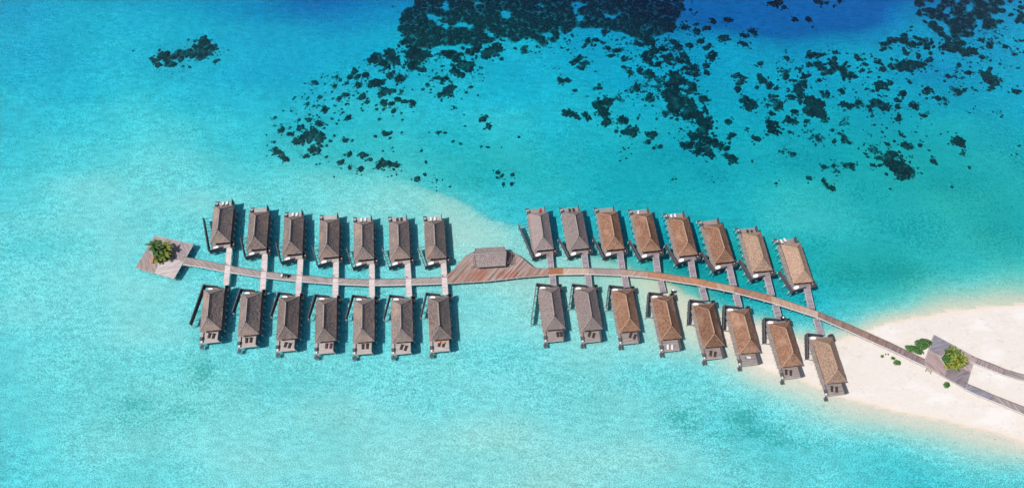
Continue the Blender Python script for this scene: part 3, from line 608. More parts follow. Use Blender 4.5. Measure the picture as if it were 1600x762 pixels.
# ------------------------------------------------------------------ pavilion deck and pavilion
top = [(697, 430.5), (703, 426), (709.9, 420.6), (714.5, 414.5), (719.4, 408.8), (728.8, 399.4), (736, 395.4), (745, 392.2), (760, 389.6), (775, 389.2), (787, 390.7), (799.7, 393.9), (808, 397.6), (816, 403), (824.9, 410.4), (831, 415.6), (836, 418.2), (846, 419.6), (858, 419.6)]
bot = [(858, 429.6), (817, 432.4), (765, 438.5), (697, 442.6)]
c0 = at(775, 415, DK); O = Vector((c0.x, c0.y, 0)); root = empty('pavilion_deck', O); tag(root, 'broad bow-shaped red-brown deck under the central pavilion', 'deck')
b = bmesh.new(); pts = [at(x, y, DK)-O for x, y in top+bot]; prism(b, [(p.x, p.y) for p in pts][::-1], DK-.22, DK-.001)
pm = bpy.data.materials.new('stained_diagonal_planks'); pm.use_nodes = True; N = pm.node_tree.nodes; L = pm.node_tree.links; bs = N['Principled BSDF']; bs.inputs['Roughness'].default_value = .8
tc = N.new('ShaderNodeTexCoord'); m1 = N.new('ShaderNodeMapping'); m1.inputs['Rotation'].default_value = (0, 0, -math.radians(52)); m2 = N.new('ShaderNodeMapping'); m2.inputs['Scale'].default_value = (.05, 1.25, 1)
L.new(tc.outputs['Object'], m1.inputs[0]); L.new(m1.outputs[0], m2.inputs[0])
na = N.new('ShaderNodeTexNoise'); na.inputs['Scale'].default_value = 1; na.inputs['Detail'].default_value = 5; na.inputs['Roughness'].default_value = .7; L.new(m2.outputs[0], na.inputs['Vector'])
cr = N.new('ShaderNodeValToRGB'); cr.color_ramp.elements[0].position = .36; cr.color_ramp.elements[0].color = (.13, .085, .075, 1); cr.color_ramp.elements[1].position = .64; cr.color_ramp.elements[1].color = (.40, .29, .25, 1)
L.new(na.outputs['Fac'], cr.inputs[0])
nb = N.new('ShaderNodeTexNoise'); nb.inputs['Scale'].default_value = 1; nb.inputs['Detail'].default_value = 2
m3 = N.new('ShaderNodeMapping'); m3.inputs['Scale'].default_value = (.1, .55, 1); m3.inputs['Location'].default_value = (3.3, 7.1, 0); L.new(m1.outputs[0], m3.inputs[0]); L.new(m3.outputs[0], nb.inputs['Vector'])
sp = N.new('ShaderNodeSeparateXYZ'); L.new(tc.outputs['Object'], sp.inputs[0])
ry = N.new('ShaderNodeMapRange'); ry.inputs[1].default_value = 3.5; ry.inputs[2].default_value = -4; ry.inputs[3].default_value = -.25; ry.inputs[4].default_value = .06; L.new(sp.outputs['Y'], ry.inputs[0])
ad = N.new('ShaderNodeMath'); ad.operation = 'ADD'; L.new(nb.outputs['Fac'], ad.inputs[0]); L.new(ry.outputs[0], ad.inputs[1])
r5 = N.new('ShaderNodeMapRange'); r5.inputs[1].default_value = .53; r5.inputs[2].default_value = .62; L.new(ad.outputs[0], r5.inputs[0])
mxx = N.new('ShaderNodeMix'); mxx.data_type = 'RGBA'; mxx.blend_type = 'MULTIPLY'; L.new(r5.outputs[0], mxx.inputs[0]); L.new(cr.outputs[0], mxx.inputs[6]); mxx.inputs[7].default_value = (.95, .60, .48, 1)
L.new(mxx.outputs[2], bs.inputs['Base Color'])
build('deck_boards', b, pm, root)
b = bmesh.new()
P1 = [at(x, y, DK)-O for x, y in bot]
for i in range(len(P1)-1): bar(b, P1[i]+Vector((0, -.12, -.17)), P1[i+1]+Vector((0, -.12, -.17)), .22, .5)
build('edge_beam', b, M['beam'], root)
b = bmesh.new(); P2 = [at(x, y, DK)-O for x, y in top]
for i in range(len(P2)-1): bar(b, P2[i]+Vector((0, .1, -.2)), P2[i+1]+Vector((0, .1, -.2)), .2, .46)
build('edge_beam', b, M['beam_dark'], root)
for i in range(len(P1)-1):
    d = P1[i+1]-P1[i]; n = max(1, int(d.length/4.4))
    for t in range(n):
        p = P1[i]+d*((t+.5)/n)+Vector((0, .2, 0)); b = bmesh.new(); cyl(b, p.x, p.y, -3.5, DK-.42, .19, n=8); build('pile', b, M['pile'], root)
for x, y in top[3:-2:2]:
    p = at(x, y, DK)-O; b = bmesh.new(); cyl(b, p.x, p.y-.5, -4.5, DK-.4, .19, n=8); build('pile', b, M['pile'], root)
# pavilion: ridge runs east-west, ridge longer than the eaves
ZE, ZRG = 4.7, 8.3
q = [at(744.6, 386.8, ZE), at(785.2, 383.8, ZE), at(791.8, 400.2, ZRG), at(740.6, 404.9, ZRG), at(744.8, 419, ZE), at(790.2, 415.9, ZE)]
cc = (q[4]+q[5]+q[0]+q[1])/4; yaw = math.atan2(q[5].y-q[4].y, q[5].x-q[4].x)
root = empty('pavilion', (cc.x, cc.y, DK), yaw); tag(root, 'open grey thatched pavilion with east-west ridge on the bow-shaped deck', 'pavilion')
halfx = (q[5]-q[4]).length/2; halfy = 4.9; rx = (q[2]-q[3]).length/2; H0 = ZE-DK; H1 = ZRG-DK
print('pavilion', halfx, ((q[0]+q[1]-q[4]-q[5])/2).length/2, rx, yaw)
b = bmesh.new(); rnd = random.Random(4)
for sgn in (-1, 1):
    nx, ny = 18, 8; G = [[None]*(ny+1) for _ in range(nx+1)]; G2 = [[None]*(ny+1) for _ in range(nx+1)]
    for i in range(nx+1):
        for j in range(ny+1):
            u = i/nx*2-1; v = j/ny; x = u*(halfx*(1-v)+rx*v); y = sgn*halfy*(1-v); z = H0+(H1-H0)*v-.25*math.sin(math.pi*v)
            jt = rnd.uniform(-.06, .06) if 0 < j < ny else 0
            G[i][j] = b.verts.new((x, y, z+jt)); G2[i][j] = b.verts.new((x, y-sgn*.0, z-.4))
    for i in range(nx):
        for j in range(ny):
            b.faces.new((G[i][j], G[i+1][j], G[i+1][j+1], G[i][j+1])); b.faces.new((G2[i][j], G2[i][j+1], G2[i+1][j+1], G2[i+1][j]))
        b.faces.new((G[i][0], G2[i][0], G2[i+1][0], G[i+1][0]))
    for i in (0, nx):
        for j in range(ny): b.faces.new((G[i][j], G[i][j+1], G2[i][j+1], G2[i][j]))
bmesh.ops.remove_doubles(b, verts=b.verts[:], dist=.003)
rf = build('roof', b, M['roof_mauve'], root)
b = bmesh.new(); bar(b, (-rx, 0, H1+.02), (rx, 0, H1+.02), .5, .34); build('ridge_cap', b, M['cap_grey'], rf)
for s in (-1, 1):
    b = bmesh.new()
    for t in range(6): bar(b, (s*rx*1.0, s*0, H1-.1), (s*halfx, (-1 if t % 2 else 1)*halfy*(1-.12*(t//2)), H0), .14, .14)
    build('barge_rafter', b, M['beam_dark'], root)
for x in (-halfx+.8, -halfx/3, halfx/3, halfx-.8):
    for y in (-halfy+.8, halfy-.8):
        b = bmesh.new(); cyl(b, x, y, 0, H0+.35, .16, n=10); build('column', b, M['beam_dark'], root)
b = bmesh.new(); box(b, -3.2, 3.2, .4, 3.4, 0, 2.2); build('wall', b, M['wood_wall'], root)
for s, mm, ln in ((-1, M['wood_pale'], 2.6), (1, M['beam_dark'], 3.0)):    # slatted pergolas at both ends
    x0 = s*(halfx+.1); x1 = s*(halfx+.1+ln); pg = bmesh.new()
    y0, y1 = (-3.7, 2.1)
    for t in range(7): y = y0+(y1-y0)*t/6; bar(pg, (x0, y, 2.5), (x1, y, 2.5), .2, .16)
    for t in range(4): x = x0+(x1-x0)*t/3; bar(pg, (x, y0, 2.62), (x, y1, 2.62), .16, .1)
    p = build('pergola', pg, mm, root)
    for y in (y0, y1):
        c = bmesh.new(); cyl(c, x1-s*.2, y, 0, 2.42, .1, n=8); build('post', c, mm, p)
# seats on the pavilion deck, east end
for j, (x, y) in enumerate(((795, 414), (797.6, 416.2))): pass

# ------------------------------------------------------------------ planted platforms
def platform(pts_px, z, centre_px, planter_px, mats4, label, pl_label, south=(), pile=True):
    pts = [at(x, y, z) for x, y in pts_px]; c = at(*centre_px, z); O = Vector((c.x, c.y, 0)); root = empty('viewing_platform', O); tag(root, label, 'platform')
    L4 = [p-O for p in pts]; n = len(L4)
    for i in range(n):                          # one field of boards round each corner, seams from the mid-edges to the planter
        q = [(L4[i-1]+L4[i])/2, L4[i], (L4[i]+L4[(i+1) % n])/2]
        b = bmesh.new(); prism(b, [(v.x, v.y) for v in q]+[(0, 0)], z-.22, z-.004*(i % 2)); build('board_field', b, mats4[i], root)
    for i in range(n):
        a, b_ = L4[i], L4[(i+1) % n]; d = (b_-a).normalized(); nn = Vector((d.y, -d.x, 0)); nn = nn if nn.dot(a) > 0 else -nn
        b = bmesh.new(); bar(b, a+nn*.12+Vector((0, 0, -.2)), b_+nn*.12+Vector((0, 0, -.2)), .2, .5); build('edge_beam', b, M['beam'], root)
        m_ = int((b_-a).length/3.5)
        for t in range(m_+1):
            p = a.lerp(b_, (t+.15)/(m_+.3))-nn*.3
            b = bmesh.new(); gz = float(height([(p.x+O.x, p.y+O.y)])[0]); cyl(b, p.x, p.y, gz-.5, z-.42, .18, n=8); build('pile', b, M['pile'], root)
    pp = [at(x, y, z+.3) for x, y in planter_px]; cp_ = sum(pp, Vector())/len(pp)
    pr = empty('planter', (cp_.x, cp_.y, z)); tag(pr, pl_label, 'planter')
    b = bmesh.new(); k = len(pp); Lp = [p-cp_ for p in pp]
    for i in range(k):
        a, c_ = Lp[i], Lp[(i+1) % k]; wallbar(b, (a.x, a.y), (c_.x, c_.y), .25, 0, .55)
    build('kerb', b, M['beam'], pr)
    b = bmesh.new(); prism(b, [(p.x*.97, p.y*.97) for p in Lp][::-1], 0, .42); build('soil', b, M['soil'], pr)
    return pr, z+.42
f1 = planks('field_grey_a', *GREY, math.radians(-50)); f2 = planks('field_grey_b', (.36, .30, .29), (.20, .165, .165), math.radians(-55)); f3 = planks('field_pale', (.52, .44, .42), (.32, .27, .26), math.radians(25)); f4 = planks('field_brown', (.33, .255, .235), (.20, .15, .14), math.radians(-62))
plL, zL = platform([(241.9, 368.4), (301.6, 381.8), (271.4, 434.8), (212.3, 418)], DK, (251, 402), [(238, 393), (246, 385.5), (258, 386), (270, 396), (268, 404.5), (249, 412), (240, 408)], [f1, f2, f3, f4],
                   'square weathered grey deck platform at the left end of the boardwalk', 'planter of palms on the grey platform at the left end')
f5 = planks('field_slate', *SLATE, math.radians(15)); f6 = planks('field_rose', (.38, .28, .26), (.24, .17, .16), math.radians(-58)); f7 = planks('field_dim', (.24, .20, .215), (.14, .115, .12), math.radians(25)); f8 = planks('field_pink', (.42, .33, .31), (.25, .185, .18), math.radians(-62))
plR, zR = platform([(1459.7, 523), (1523.5, 557.6), (1509, 606.5), (1443.8, 569.5)], ZR, (1484, 563), [(1469.5, 559), (1478, 549), (1496, 550), (1508, 562), (1503, 574), (1480, 577)], [f5, f8, f7, f6],
                   'square brown and slate deck platform on the sandbank', 'planter of yellow-green palms on the sandbank platform')
# steps from the right platform to the sand
p = at(1450.5, 580.5, 1.0); M['tan_tread'] = mat('tan_step_boards', (.42, .35, .24), .8, .3, 2)
st = empty('beach_steps', (p.x, p.y, 0), math.radians(-31)); tag(st, 'short pale wooden steps down to the sand beside the sandbank platform', 'steps')
for i in range(3):
    b = bmesh.new(); box(b, -1.1, 1.1, .75-.62*i, 1.2-.62*i, 1.45-.38*i, 1.52-.38*i); build('tread', b, M['tan_tread'], st)
for s in (-1, 1):
    b = bmesh.new(); bar(b, (s*1.05, 1.3, 1.45), (s*1.05, -.9, .4), .22, .3); build('stringer', b, M['beam_dark'], st)
p = at(241, 406, zL); b = bmesh.new(); box(b, -.45, .45, -1.6, 1.6, 0, .9); bevel(b, .06); o = build('terracotta_trough', b, M['terracotta'], None, (p.x-.6, p.y, DK)); o.rotation_euler = (0, 0, .05)
tag(o, 'narrow orange terracotta trough beside the palms on the left platform', 'trough')

# ------------------------------------------------------------------ palms and bushes
def frond(bm, base, az, L_, droop, rnd, wid=.36, up=.9):
    n = 9; pts = []; p = Vector(base); el = up
    for i in range(n+1):
        pts.append(p.copy()); d = Vector((math.cos(az)*math.cos(el), math.sin(az)*math.cos(el), math.sin(el))); p = p+d*L_/n; el -= droop/n
    for i in range(n):
        a, b = pts[i], pts[i+1]; bar(bm, a, b, .05, .05)
    side = Vector((-math.sin(az), math.cos(az), 0))
    for i in range(1, n+1):
        for h in (0, .5):
            if i == n and h: continue
            q = pts[i].lerp(pts[min(i+1, n)], h); d = (pts[i]-pts[i-1]).normalized()
            t = (i+h)/n; l = wid*L_*.33*math.sin(math.pi*min(1, .14+.86*t))**.8*1.2+.08
            for s in (-1, 1):
                tip = q+side*s*l+d*l*.75+Vector((0, 0, -l*rnd.uniform(.25, .6)))
                m_ = d*.13; bm.faces.new([bm.verts.new(q-m_), bm.verts.new(q.lerp(tip, .5)-m_*1.1), bm.verts.new(tip), bm.verts.new(q.lerp(tip, .5)+m_*1.1), bm.verts.new(q+m_)])
def palm(px, py, zb, h, L_, nf, m, label, seed, group=None):
    rnd = random.Random(seed); p = at(px, py, zb+h); root = empty('palm_tree', (p.x, p.y, zb)); tag(root, label, 'palm', group)
    b = bmesh.new(); pr = None; n = 6
    for i in range(n):
        z0, z1 = h*i/n, h*(i+1)/n; lean = (.25*math.sin(seed)*(i/n), .25*math.cos(seed)*(i/n))
        cyl(b, lean[0], lean[1], z0-(.2 if i == 0 else 0), z1+.03, .2-.1*i/n, .19-.1*(i+1)/n, n=8, tilt=(.25*math.sin(seed)/n, .25*math.cos(seed)/n))
    build('trunk', b, M['trunk'], root)
    for k in range(nf):
        az = k*2.399+rnd.uniform(-.25, .25); t = k/nf
        b = bmesh.new(); frond(b, (.25*math.sin(seed), .25*math.cos(seed), h-.1), az, L_*rnd.uniform(.8, 1.1), 1.5+rnd.uniform(0, .8), rnd, up=1.25-1.15*t)
        o = build('frond', b, m if not isinstance(m, tuple) else m[rnd.random() < .4], root)
G_, Y_ = M['frond_green'], M['frond_yellow']
palm(241, 384, zL, 4.4, 4.8, 17, (G_, G_), 'tallest dark green palm, upper left of the cluster on the left platform', 1)
palm(247, 390, zL, 3.4, 4.0, 15, (G_, G_), 'dark green palm in the middle of the left platform cluster', 2)
palm(259, 386, zL, 3.2, 4.0, 16, Y_, 'yellow-green palm, upper right of the left platform cluster', 3)
palm(258, 398, zL, 2.4, 3.5, 15, (Y_, G_), 'yellow-tinged palm, lower right of the left platform cluster', 4)
palm(248, 404, zL, 1.6, 3.0, 14, (G_, Y_), 'low green palm at the lower edge of the left platform cluster', 5)
palm(1489, 551, zR, 2.8, 4.0, 16, (G_, Y_), 'green palm at the top of the sandbank platform planter', 6)
palm(1500, 561, zR, 2.6, 4.5, 19, Y_, 'big yellow palm at the right of the sandbank platform planter', 7)
palm(1494, 569, zR, 1.7, 3.5, 15, (Y_, G_), 'small yellow-green palm at the bottom of the sandbank planter', 8)
palm(1482, 571, zR, 1.3, 2.4, 10, (Y_, Y_), 'low bright yellow palm at lower left of the sandbank planter', 9)
def bush(px, py, rx, ry, h, label, seed, zb=None, group=None, m='leaf_dark', rot=0., dens=1.):
    rnd = random.Random(seed); p = ground(px, py) if zb is None else at(px, py, zb); zb = p.z
    root = empty('bush', (p.x, p.y, zb), rot); tag(root, label, 'bush', group)
    lobes = []
    for k in range(7):
        a = rnd.uniform(0, 6.28); r = rnd.uniform(.15, .62); lobes.append((rx*r*math.cos(a), ry*r*math.sin(a), rnd.uniform(.38, .55)))
    lobes.append((0, 0, .6))
    def top(x, y):
        z = -1
        for lx, ly, lr in lobes:
            d = ((x-lx)/(rx*lr))**2+((y-ly)/(ry*lr))**2
            if d < 1: z = max(z, h*(.45+.55*lr/.6)*math.sqrt(1-d))
        return z
    b = bmesh.new(); cnt = int(85*rx*ry*dens)+60; k = 0; tries = 0
    while k < cnt and tries < cnt*6:
        tries += 1; x = rnd.uniform(-rx, rx)*1.05; y = rnd.uniform(-ry, ry)*1.05; z = top(x, y)
        if z < 0: continue
        z *= rnd.uniform(.72, 1.05); s = rnd.uniform(.13, .26)
        nrm = Vector((x/rx*.8+rnd.uniform(-.8, .8), y/ry*.8+rnd.uniform(-.8, .8), 1)).normalized(); t = nrm.orthogonal().normalized(); u = nrm.cross(t); a = rnd.uniform(0, 6.28); t2 = t*math.cos(a)+u*math.sin(a); u2 = nrm.cross(t2)
        c = Vector((x, y, z)); b.faces.new([b.verts.new(c-t2*s), b.verts.new(c+u2*s*.55), b.verts.new(c+t2*s), b.verts.new(c-u2*s*.55)]); k += 1
    build('foliage', b, M[m], root)
    b = bmesh.new()
    for k in range(9):
        a = rnd.uniform(0, 6.28); r = rnd.uniform(.2, .7); bar(b, (0, 0, -.1), (rx*r*math.cos(a), ry*r*math.sin(a), h*.55), .07, .07)
    build('stems', b, M['leaf_core'], root)
bush(1441, 538.5, 3.7, 3.4, 2.2, 'large rounded green bush above the boardwalk, left of the sandbank platform', 11, dens=1.6)
bush(1429, 547.5, 4.6, 2.0, 1.5, 'long green bush hugging the boardwalk, left of the sandbank platform', 12, rot=-.45, dens=1.6)
bush(1378, 557, .9, .75, .7, 'small leftmost round bush on the sand below the boardwalk', 13, dens=2)
bush(1383.5, 553, .35, .3, .3, 'tiny green tuft, left of two beside the leftmost bush', 14, dens=2)
bush(1387.5, 553.3, .3, .25, .3, 'tiny green tuft, right of two beside the leftmost bush', 15, dens=2)
bush(1395, 559.5, 1.15, .85, .8, 'small oval bush touching the round bush on the sand', 16, dens=2)
bush(1401.5, 567, 1.6, 1.5, 1.2, 'round dark green bush on the open sand below the boardwalk', 17, dens=1.8)
bush(1479, 601, 1.9, 1.4, 1.2, 'flat-topped bush just below the sandbank platform', 18, dens=1.8)
bush(1479.5, 561, 2.5, 2.6, 1.1, 'leafy low bush filling the left of the sandbank planter', 19, zb=zR, dens=1.5)
bush(1494, 570, 2.6, 1.5, .9, 'leafy low bush along the lower edge of the sandbank planter', 20, zb=zR, dens=1.5)
bush(254, 403, 2.3, 1.4, .8, 'leafy low bush under the palms on the left platform', 21, zb=zL, dens=1.5)
bush(250, 396, 1.4, 1.5, .7, 'leafy bush behind the palms on the left platform', 22, zb=zL, dens=1.5)

# ------------------------------------------------------------------ buggy, tank and small things
p = at(446.3, 431.8, DK); dr = at(463, 434.5, DK)-at(407, 428.3, DK); yaw = math.atan2(dr.y, dr.x)
r = empty('golf_buggy', (p.x, p.y, DK+.004), yaw); tag(r, 'small electric buggy with black roof and white front on the left boardwalk', 'buggy')
b = bmesh.new(); box(b, -1.5, 1.5, -.62, .62, .3, .62); bevel(b, .06); build('body', b, M['black'], r)
b = bmesh.new(); box(b, -1.95, -1.2, -.6, .6, .35, .95); bevel(b, .15); build('front_cowl', b, M['white'], r)
b = bmesh.new(); box(b, -.8, 1.45, -.68, .68, 1.78, 1.86); bevel(b, .03); build('roof', b, M['black'], r)
for x in (-.7, 1.35):
    for y in (-.55, .55):
        b = bmesh.new(); bar(b, (x, y, .6), (x, y, 1.79), .05, .05); build('roof_post', b, M['black'], r)
for x in (-1.2, 1.1):
    for y in (-.6, .6):
        b = bmesh.new(); cyl(b, 0, 0, -.1, .1, .28, n=14); bmesh.ops.rotate(b, verts=b.verts[:], cent=(0, 0, 0), matrix=Matrix.Rotation(math.pi/2, 3, 'X')); bmesh.ops.translate(b, verts=b.verts[:], vec=(x, y, .28)); build('wheel', b, M['black'], r)
for x in (-.2, .8):
    b = bmesh.new(); box(b, x-.25, x+.25, -.55, .55, .62, .8); box(b, x+.25, x+.35, -.55, .55, .62, 1.25); bevel(b, .03); build('seat', b, M['cushion_white'], r)
p = at(1222.5, 497, DK); r = empty('storage_drum', (p.x, p.y, DK-.1)); tag(r, 'round black drum with a white lid beside the entrance of a sandbank villa', 'drum')
b = bmesh.new(); cyl(b, 0, 0, -.1, 1.3, .95, .9, n=22); bevel(b, .05); build('drum', b, M['rock'], r)
b = bmesh.new(); cyl(b, 0, 0, 1.3, 1.42, .4, .36, n=16); build('lid', b, M['white'], r)
p = at(1051.5, 453.5, DK+1); r = empty('storage_drum', (p.x, p.y, 1.8)); tag(r, 'small round drum with a white lid in a villa service enclosure', 'drum')
b = bmesh.new(); cyl(b, 0, 0, 0, 1.9, .62, .6, n=20); build('drum', b, M['rock'], r)
b = bmesh.new(); cyl(b, 0, 0, 1.9, 2.05, .5, .46, n=16); build('lid', b, M['white'], r)

p = at(1497.8, 548.6, ZR); r = empty('litter_bin', (p.x, p.y, ZR)); tag(r, 'small black bin beside the yellow palms on the sandbank platform', 'bin')
b = bmesh.new(); cyl(b, 0, 0, 0, .85, .3, .34, n=14); build('drum', b, M['black'], r)
b = bmesh.new(); cyl(b, 0, 0, .85, .95, .36, .2, n=14); build('lid', b, M['black'], r)

# ------------------------------------------------------------------ coral
cm = mat('coral_rock', (.045, .062, .056), .95, col2=(.006, .015, .019), scale=.75, detail=6, lo=.36, hi=.66, bump=.6, blot=((.085, .115, .10), 1.1, .52, .68), spec=.05)
def coral_mesh(seed, bm=None, mtx=None, sub=3, lump=.34, lobes=7):
    """a knobbly head: one flattened lump with smaller lumps grown round it"""
    bm = bm or bmesh.new(); rnd = random.Random(seed); sx = rnd.uniform(.75, 1.0)
    L_ = [(0, 0, .62)]
    for k in range(lobes):
        a = rnd.uniform(0, 6.283); d = rnd.uniform(.45, .82); L_.append((d*math.cos(a)*1.05, d*math.sin(a)*sx, rnd.uniform(.16, .42)))
    for lx, ly, lr in L_:
        r = bmesh.ops.create_icosphere(bm, subdivisions=sub if lr > .5 else max(1, sub-1), radius=1)
        ds = [(Vector((rnd.uniform(-1, 1), rnd.uniform(-1, 1), rnd.uniform(-.3, 1))).normalized(), rnd.uniform(.25, .6), rnd.uniform(-lump*.6, lump)) for _ in range(12)]
        for v in r['verts']:
            d = v.co.normalized(); k = 1+sum(a*math.exp(-((d-c).length/w_)**2) for c, w_, a in ds)+rnd.uniform(-.10, .10)
            v.co = d*k*lr; v.co.z = max(v.co.z*.55, -.1); v.co.x += lx; v.co.y += ly
    return bm
protoC = []
for i in range(12):
    b = coral_mesh(100+i); me = bpy.data.meshes.new('coral_head'); b.to_mesh(me); b.free(); me.materials.append(cm); me.polygons.foreach_set('use_smooth', [i % 2 == 0]*len(me.polygons)); protoC.append(me)
protoB = []
for i in range(6):
    rn = random.Random(900+i); b = bmesh.new()
    for k in range(34):
        a = rn.uniform(0, 6.283); d = rn.random()**.6*.95; rr_ = rn.uniform(.10, .27)*(1.25-.45*d)
        q = bmesh.ops.create_icosphere(b, subdivisions=2, radius=1)
        for v in q['verts']:
            kx = 1+rn.uniform(-.16, .16); v.co = Vector((v.co.x*rr_*kx*1.15+d*math.cos(a)*1.05, v.co.y*rr_*kx+d*math.sin(a)*(.7+.04*i), max(-.08, v.co.z*rr_*kx*.8+.10*(1-d))))
    me = bpy.data.meshes.new('coral_head'); b.to_mesh(me); b.free(); me.materials.append(cm); protoB.append(me)
HB = '''72 453 10;70 482 5;98 500 18;130 515 14;172 490 15;165 462 10;202 460 14;205 440 8;245 473 18;192 535 33;160 545 20;225 510 25;240 530 28;225 575 24;250 560 10;273 560 8;270 603 9;252 520 18;190 600 12;75 570 12;85 585 14;100 600 16;115 610 14;70 545 8;227 318 16;265 323 8;275 292 5;310 295 10;325 308 10;346 320 8;302 330 12;362 297 14;380 275 16;390 295 15;425 290 16;392 330 18;213 347 6;247 373 13;240 405 7;200 375 6;200 397 9;222 407 8;262 420 16;318 380 13;345 365 14;300 405 6;292 457 9;310 475 8;318 462 7;355 455 14;302 522 9;345 540 14;370 540 8;360 592 14;342 595 8;410 597 17;438 612 12;325 626 16;360 645 11;402 650 16;475 635 22;500 630 22;530 633 16;485 620 14;545 635 10;457 523 9;500 515 15;490 505 10;515 530 9;520 508 8;488 580 7;525 567 6;527 582 6;473 457 9;410 375 17;428 392 12;460 320 28;440 325 18;485 315 15;495 350 24;480 365 16;530 350 16;560 352 10;490 395 20;520 400 14;545 385 14;570 390 15;600 395 18;465 420 9;490 420 9;530 425 14;558 435 7;562 460 8;605 430 5;635 580 9;652 622 9;648 670 9;617 687 15;745 717 6;757 543 9;785 552 8;803 485 6;873 458 17;892 486 14;865 563 7;890 565 8;943 567 4;808 355 10;852 367 8;1010 527 8;232 631 6;300 679 6;40 518 6;930 662 12;945 675 11;925 682 9;985 670 12;950 707 10;982 708 11;525 27 7;640 270 16;625 265 10;725 305 18;690 300 12;655 325 10;640 345 9;735 350 28;750 340 20;705 365 14;790 290 16;765 275 22;715 255 9;715 272 8;690 232 8;825 335 12;700 510 9;727 510 9;455 225 25;440 235 15;480 240 20;520 205 30;535 235 25;500 250 22;600 200 35;620 215 30;595 250 25;650 210 22;575 160 20;545 300 22;560 300 16;515 290 18;750 210 32;720 205 18;800 250 30;820 260 25;770 230 20;900 200 35;925 185 25;880 215 22;820 200 22;850 190 18'''
HC = '''40 188 12;50 195 10;227 205 6;290 157 15;322 155 14;280 178 10;318 175 9;357 125 18;370 185 14;400 195 14;380 215 14;415 190 10;432 225 18;430 258 13;450 277 13;240 240 20;262 222 14;280 245 18;265 262 16;185 310 16;212 308 16;242 348 12;180 265 5;320 275 7;335 325 11;335 340 12;315 343 7;288 370 6;213 434 20;247 447 15;288 447 22;325 405 20;350 395 25;370 390 20;345 430 25;370 465 20;355 475 14;430 462 22;415 460 14;400 505 12;425 508 14;455 505 20;475 495 14;465 525 10;530 522 18;545 515 16;525 545 13;545 567 10;570 564 13;490 510 5;540 407 8;511 407 6;467 405 5;490 440 6;483 455 8;525 370 18;540 385 11;555 457 8;583 435 12;490 272 18;530 285 20;480 335 18;437 350 9;460 355 10;520 215 30;545 200 20;525 240 20;490 170 15;530 160 24;560 250 15;590 225 20;605 215 16;600 240 14;580 190 18;640 180 18;620 160 16;610 100 22;600 115 22;660 108 22;710 125 22;745 112 20;772 82 18;827 80 18;710 92 12;812 150 25;893 140 20;920 122 20;888 170 20;935 130 12;685 178 16;728 162 16;745 188 15;760 172 12;765 212 22;770 225 14;745 255 17;745 280 14;660 215 22;675 240 15;640 235 18;700 265 22;705 290 15;670 262 14;630 290 30;650 310 25;610 320 28;625 345 25;690 330 22;685 350 22;620 380 38;600 370 25;640 400 30;625 425 28;685 390 22;690 410 20;735 380 20;750 385 10;750 350 7;745 425 14;760 453 12;675 445 28;705 440 22;730 470 25;750 480 28;735 500 25;785 492 8;787 465 6;660 560 20;680 560 20;692 520 22;700 530 15;720 555 15;735 535 18;760 540 20;780 550 20;800 560 15;825 570 16;715 580 18;750 575 18;762 595 20;825 600 12;840 605 18;855 612 14;836 630 9;845 520 14;835 530 12;835 468 15;835 550 10;865 342 16;875 320 15;880 385 12;910 395 30;905 415 20;925 405 20;938 533 17;922 620 8;955 245 14'''
HD = '''50 290 18;75 300 15;130 335 12;185 437 15;190 480 25;195 505 22;175 470 15;255 508 13;245 225 14;330 215 18;345 210 14;325 75 15;275 75 15;343 105 8;722 105 9;720 118 7;220 405 18;210 415 12;208 370 10;272 430 14;260 375 20;250 460 20;270 465 16;320 465 14;398 467 8;300 370 20;290 345 18;420 500 11;445 513 10;395 365 20;350 400 35;370 415 28;345 430 28;330 420 25;380 445 20;455 350 16;470 405 18;485 410 15;520 392 16;515 398 12;480 475 8;595 400 25;580 390 14;610 415 15;630 412 18;665 385 16;670 410 14;735 408 18;720 405 14;685 358 16;785 350 20;610 330 28;595 325 16;642 318 14;550 342 10;575 350 10;675 445 12;672 460 14;770 445 15;855 400 10;850 380 12;825 380 15;805 375 8;865 295 14;850 313 9;905 250 13;900 355 18;925 350 10;940 280 16;950 240 8;1020 300 35;1010 290 20;1035 315 20;1020 348 10;1125 353 18;1085 180 14;1117 210 12;1062 247 10;1147 158 8;995 220 14;1025 175 18;990 155 14;945 200 28;925 210 15;960 195 15;925 165 14;885 180 30;870 190 20;850 180 18;905 170 18;785 180 18;728 170 16;690 160 20;650 155 16;695 135 14;675 505 7;680 515 7;695 525 8;780 523 5;657 543 9;630 553 13;705 560 22;690 555 12;720 565 12;755 557 12;540 557 6;520 570 6;548 592 9;555 603 8;470 540 15;485 550 12;460 525 10;425 545 12;900 545 28;885 545 14;915 545 16;805 620 16;945 643 8;878 718 8;835 515 5;862 507 6;1137 560 8;575 635 12;600 635 10;625 668 9;640 600 25;655 590 20;630 625 20;665 640 30;685 650 28;680 670 25;700 655 25;660 635 25;385 642 14;465 635 12;490 637 18;445 660 8;330 684 14;385 695 12;395 708 12;418 722 15;203 704 10;270 590 12;215 580 8;640 725 6;790 577 8;210 10 22;235 30 14;365 8 18;395 12 12;447 5 14;425 25 10;190 15 16'''
HA = '''20 203 7;92 232 10;105 240 14;120 260 16;130 225 18;150 215 18;155 240 20;175 255 18;185 225 20;205 205 14;210 235 16;230 215 20;245 200 14;255 225 14;270 215 14;275 190 20;295 170 20;300 155 18;315 165 16;320 190 16;300 205 18;290 230 20;310 215 14;335 195 14;350 180 10;345 245 12;360 238 9;220 263 8;245 267 9;265 165 9;240 158 8;355 195 9;125 200 9;100 245 10'''
heads = []
